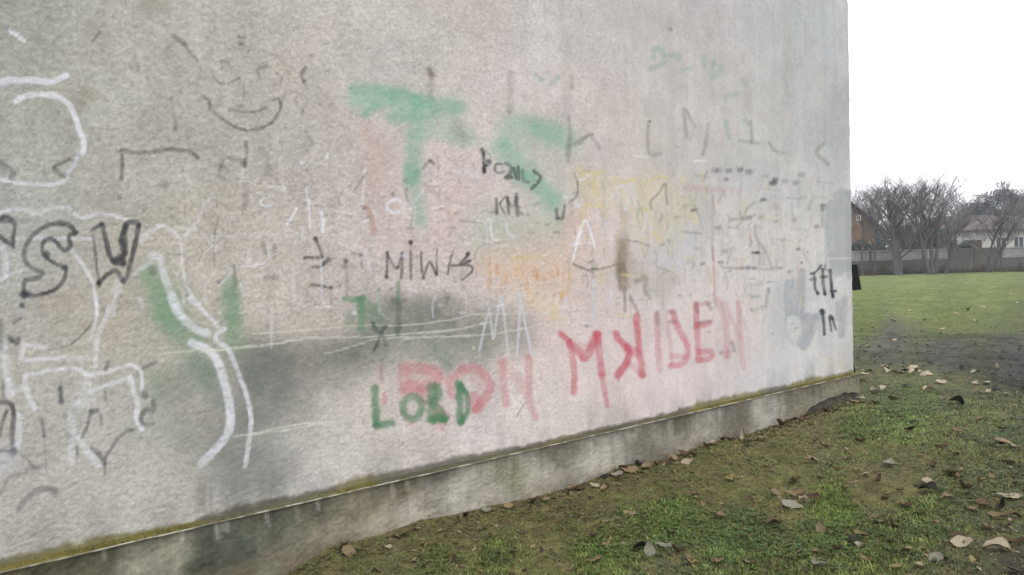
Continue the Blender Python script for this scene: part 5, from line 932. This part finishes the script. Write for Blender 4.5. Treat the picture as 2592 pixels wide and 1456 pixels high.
bare_tree(2505, 63.5, 478, 170, 'bare tree with wide forked stems before the low house windows', seed=27, r0=.11, dens=.85, trunks=2, fork=.25)
bare_tree(2600, 63.0, 470, 180, 'bare tree cut by the edge of the frame', seed=31, r0=.12, dens=.9)
bare_tree(2700, 64.0, 470, 180, 'bare tree standing outside beyond the frame edge', seed=37, r0=.12, dens=.8)
for i, (a, dp, tp, sp, lb) in enumerate(((2235, 95, 500, 200, 'hazy bare tree far behind the dark hedge'), (2330, 98, 492, 210, 'hazy bare tree far behind the many-stemmed one'), (2430, 97, 512, 220, 'hazy bare tree far behind the left end of the low roof'), (2180, 96, 490, 200, 'hazy bare tree far behind the gabled house'), (2480, 100, 505, 200, 'hazy bare tree far behind the low house ridge'))):
    bare_tree(a, dp, tp, sp, lb, seed=60 + i, r0=.14, dens=.84, group='bare trees behind the houses', trunks=2, twr=.009)
bare_tree(2548, 90, 446, 150, 'tall close-branched bare tree with a pointed top above the low roof', seed=71, r0=.16, dens=1.0, group='bare trees behind the houses', twr=.012)
bare_tree(2600, 92, 470, 170, 'close-branched bare tree at the frame edge above the low roof', seed=72, r0=.16, dens=.9, group='bare trees behind the houses', twr=.012)
# ---- dense evergreen trees and hedges made of many small sprays
def evergreen(name, px_, depth, top_px, spread_px, label, n=2600, shape='round', seed=1, cat='tree', base_h=.25, trunk=True, group=None, dpt=None):
    rg = np.random.default_rng(seed); base = ground_line(px_, depth); H = (690 - top_px)*depth/PF*.98; W_ = spread_px*depth/PF/2
    root = empty(name, base, yawR); tag(root, label, cat, group)
    if shape == 'round':
        nb_ = 26; cz = rg.uniform(base_h, .88, nb_); cw = W_*.8*np.sqrt(np.clip(1 - ((cz - .5)/.55)**2, .05, 1)); cx_ = rg.uniform(-1, 1, nb_)*cw; cy_ = rg.uniform(-1, 1, nb_)*cw
        k = rg.integers(0, nb_, n); rr_ = W_*.38; P = np.stack([cx_[k], cy_[k], cz[k]*H], 1) + rg.normal(0, 1, (n, 3))*rr_*.5; P[:, 2] = np.where(P[:, 2] > H*.9, H*(.9 - .45*rg.uniform(0, 1, n)), P[:, 2]); P[:, 2] = np.maximum(P[:, 2], .1*H)
        kk = rg.integers(0, n, n//60); P[kk, 2] = np.clip(H*rg.uniform(.86, 1.0, len(kk)), 0, H); P[kk, 0] = rg.normal(0, W_*.14, len(kk)); P[kk, 1] = rg.normal(0, W_*.14, len(kk))
    else:
        dd = dpt or 1.2; P = np.stack([rg.uniform(-W_, W_, n), rg.uniform(-dd/2, dd/2, n), rg.uniform(0, 1, n)**.8*H], 1); P[:, 2] *= .78 + .3*vnoise(P[:, 0]*1.3, P[:, 0]*0, seed); P[:, 2] = np.minimum(P[:, 2], H)
    s = rg.uniform(.05, .13, n); A = rg.normal(0, 1, (n, 3)); A /= np.linalg.norm(A, axis=1)[:, None]; B = np.cross(A, rg.normal(0, 1, (n, 3))); B /= np.linalg.norm(B, axis=1)[:, None]
    v = np.stack([P - A*s[:, None], P + B*s[:, None]*.5, P + A*s[:, None], P - B*s[:, None]*.5], 1).reshape(-1, 3); v[:, 2] = np.maximum(v[:, 2], .01)
    i = np.arange(n)*4; mesh_obj('crown' if trunk else 'foliage', v, np.concatenate([np.stack([i, i + 1, i + 2], 1), np.stack([i, i + 2, i + 3], 1)]), (M['fir'],), root)
    if trunk: MB().tube([(0, 0, -.05), (.05, 0, H*.5), (0, .05, H*.85)], [.16, .1, .03], 7).build('trunk', M['bark'], root)
    else: MB().tube([(-W_*.5, 0, -.02), (-W_*.45, 0, H*.6)], [.04, .02], 5).build('stem', M['bark'], root)
    return root
evergreen('dense_tree', 2545, 94, 470, 110, 'dense dark tree rising highest behind the low house roof', n=15000, seed=5)
evergreen('dense_tree', 2600, 96, 492, 110, 'dense dark tree at the frame edge behind the low house', n=15000, seed=6)
evergreen('dense_tree', 2475, 96, 505, 90, 'smaller dense dark tree left of the pointed one behind the low roof', n=10000, seed=7)
evergreen('hedge', 2310, 74, 572, 190, 'tall dark evergreen hedge between the two houses behind the fence', n=15000, shape='box', seed=9, cat='hedge', trunk=False, dpt=1.6)
evergreen('hedge', 2180, 72, 602, 120, 'lower dark hedge below the brown gable behind the fence', n=8000, shape='box', seed=10, cat='hedge', trunk=False, dpt=1.2)
evergreen('bush', 2442, 72, 612, 46, 'dark round-topped bush before the pale house wall', n=3600, shape='round', seed=12, cat='bush', trunk=False, base_h=.1)
def treeline():                              # the wood that closes the view far behind the houses, one mass
    rg = np.random.default_rng(77); n = 26000; u = rg.uniform(-150, 95, n); base = ground_line(2300, 125); hh_ = 4.2 + 3.0*fbm(u*.11, u*0, 301, 3)
    zz = rg.uniform(0, 1, n)**.7*hh_; vv = rg.uniform(-3, 3, n); P = base + rdir*u[:, None] + fdir*vv[:, None]; P[:, 2] = zz
    s_l = rg.uniform(.15, .42, n); A = rg.normal(0, 1, (n, 3)); A /= np.linalg.norm(A, axis=1)[:, None]; B = np.cross(A, rg.normal(0, 1, (n, 3))); B /= np.linalg.norm(B, axis=1)[:, None]
    v = np.stack([P - A*s_l[:, None], P + B*s_l[:, None]*.3, P + A*s_l[:, None]], 1).reshape(-1, 3); v[:, 2] = np.maximum(v[:, 2], .01)
    tag(mesh_obj('treeline', v, np.arange(3*n).reshape(-1, 3), (M['twig'],), kind='stuff'), 'grey leafless wood in the distance behind the houses', 'wood')
treeline()
for i, (a, dp, tp) in enumerate(((2030, 63.5, 455), (1930, 64, 470), (1800, 63, 450), (1690, 64, 480))): bare_tree(a, dp, tp, 190, ('bare tree %s before the fence, hidden behind the building' % ['closest to the gabled house', 'second from the gabled house', 'third from the gabled house', 'fourth from the gabled house'][i]), seed=90 + i, r0=.13, dens=.6)
# dead stalks and undergrowth along the fence foot
vs, fs = [], []; rg = random.Random(4)
for k in range(5200):
    u = rg.uniform(2060, 2760); p = ground_line(u, rg.uniform(64.0, 65.7)); h_ = rg.uniform(.15, .75)*(.5 + .9*float(_h(np.array([int(u/14)]), np.array([3]), 5)[0])); t = rg.uniform(0, 6.28); w0 = rg.uniform(.012, .03); b = len(vs); lx = rg.gauss(0, .16)*h_
    vs += [(p[0] - w0*math.cos(t), p[1] - w0*math.sin(t), -.02), (p[0] + w0*math.cos(t), p[1] + w0*math.sin(t), -.02), (p[0] + rdir[0]*lx, p[1] + rdir[1]*lx, h_)]; fs.append((b, b + 1, b + 2))
tag(mesh_obj('undergrowth', np.array(vs), np.array(fs), (M['earth'],), kind='stuff'), 'dead weeds and stalks along the foot of the fence', 'undergrowth')
print('tris', sum(len(o.data.polygons)*(1 if len(o.data.polygons[0].vertices)==3 else 2) for o in bpy.data.objects if o.type=='MESH' and len(o.data.polygons))); print('blades', nb, nb2, 'leaves', LN)
# ================================================================== AIR
hz = bpy.data.materials.new('mist'); hz.use_nodes = True; hz.node_tree.nodes.clear()
vp = hz.node_tree.nodes.new('ShaderNodeVolumePrincipled'); vp.inputs['Color'].default_value = (.93, .95, 1.0, 1); vp.inputs['Density'].default_value = 0.0008; vp.inputs['Anisotropy'].default_value = 0.2
ho = hz.node_tree.nodes.new('ShaderNodeOutputMaterial'); hz.node_tree.links.new(vp.outputs[0], ho.inputs['Volume'])
tag(MB().box(-1000, -1000, -1.6, 1000, 1000, 13.0).build('haze', hz, kind='stuff'), 'thin damp winter haze')
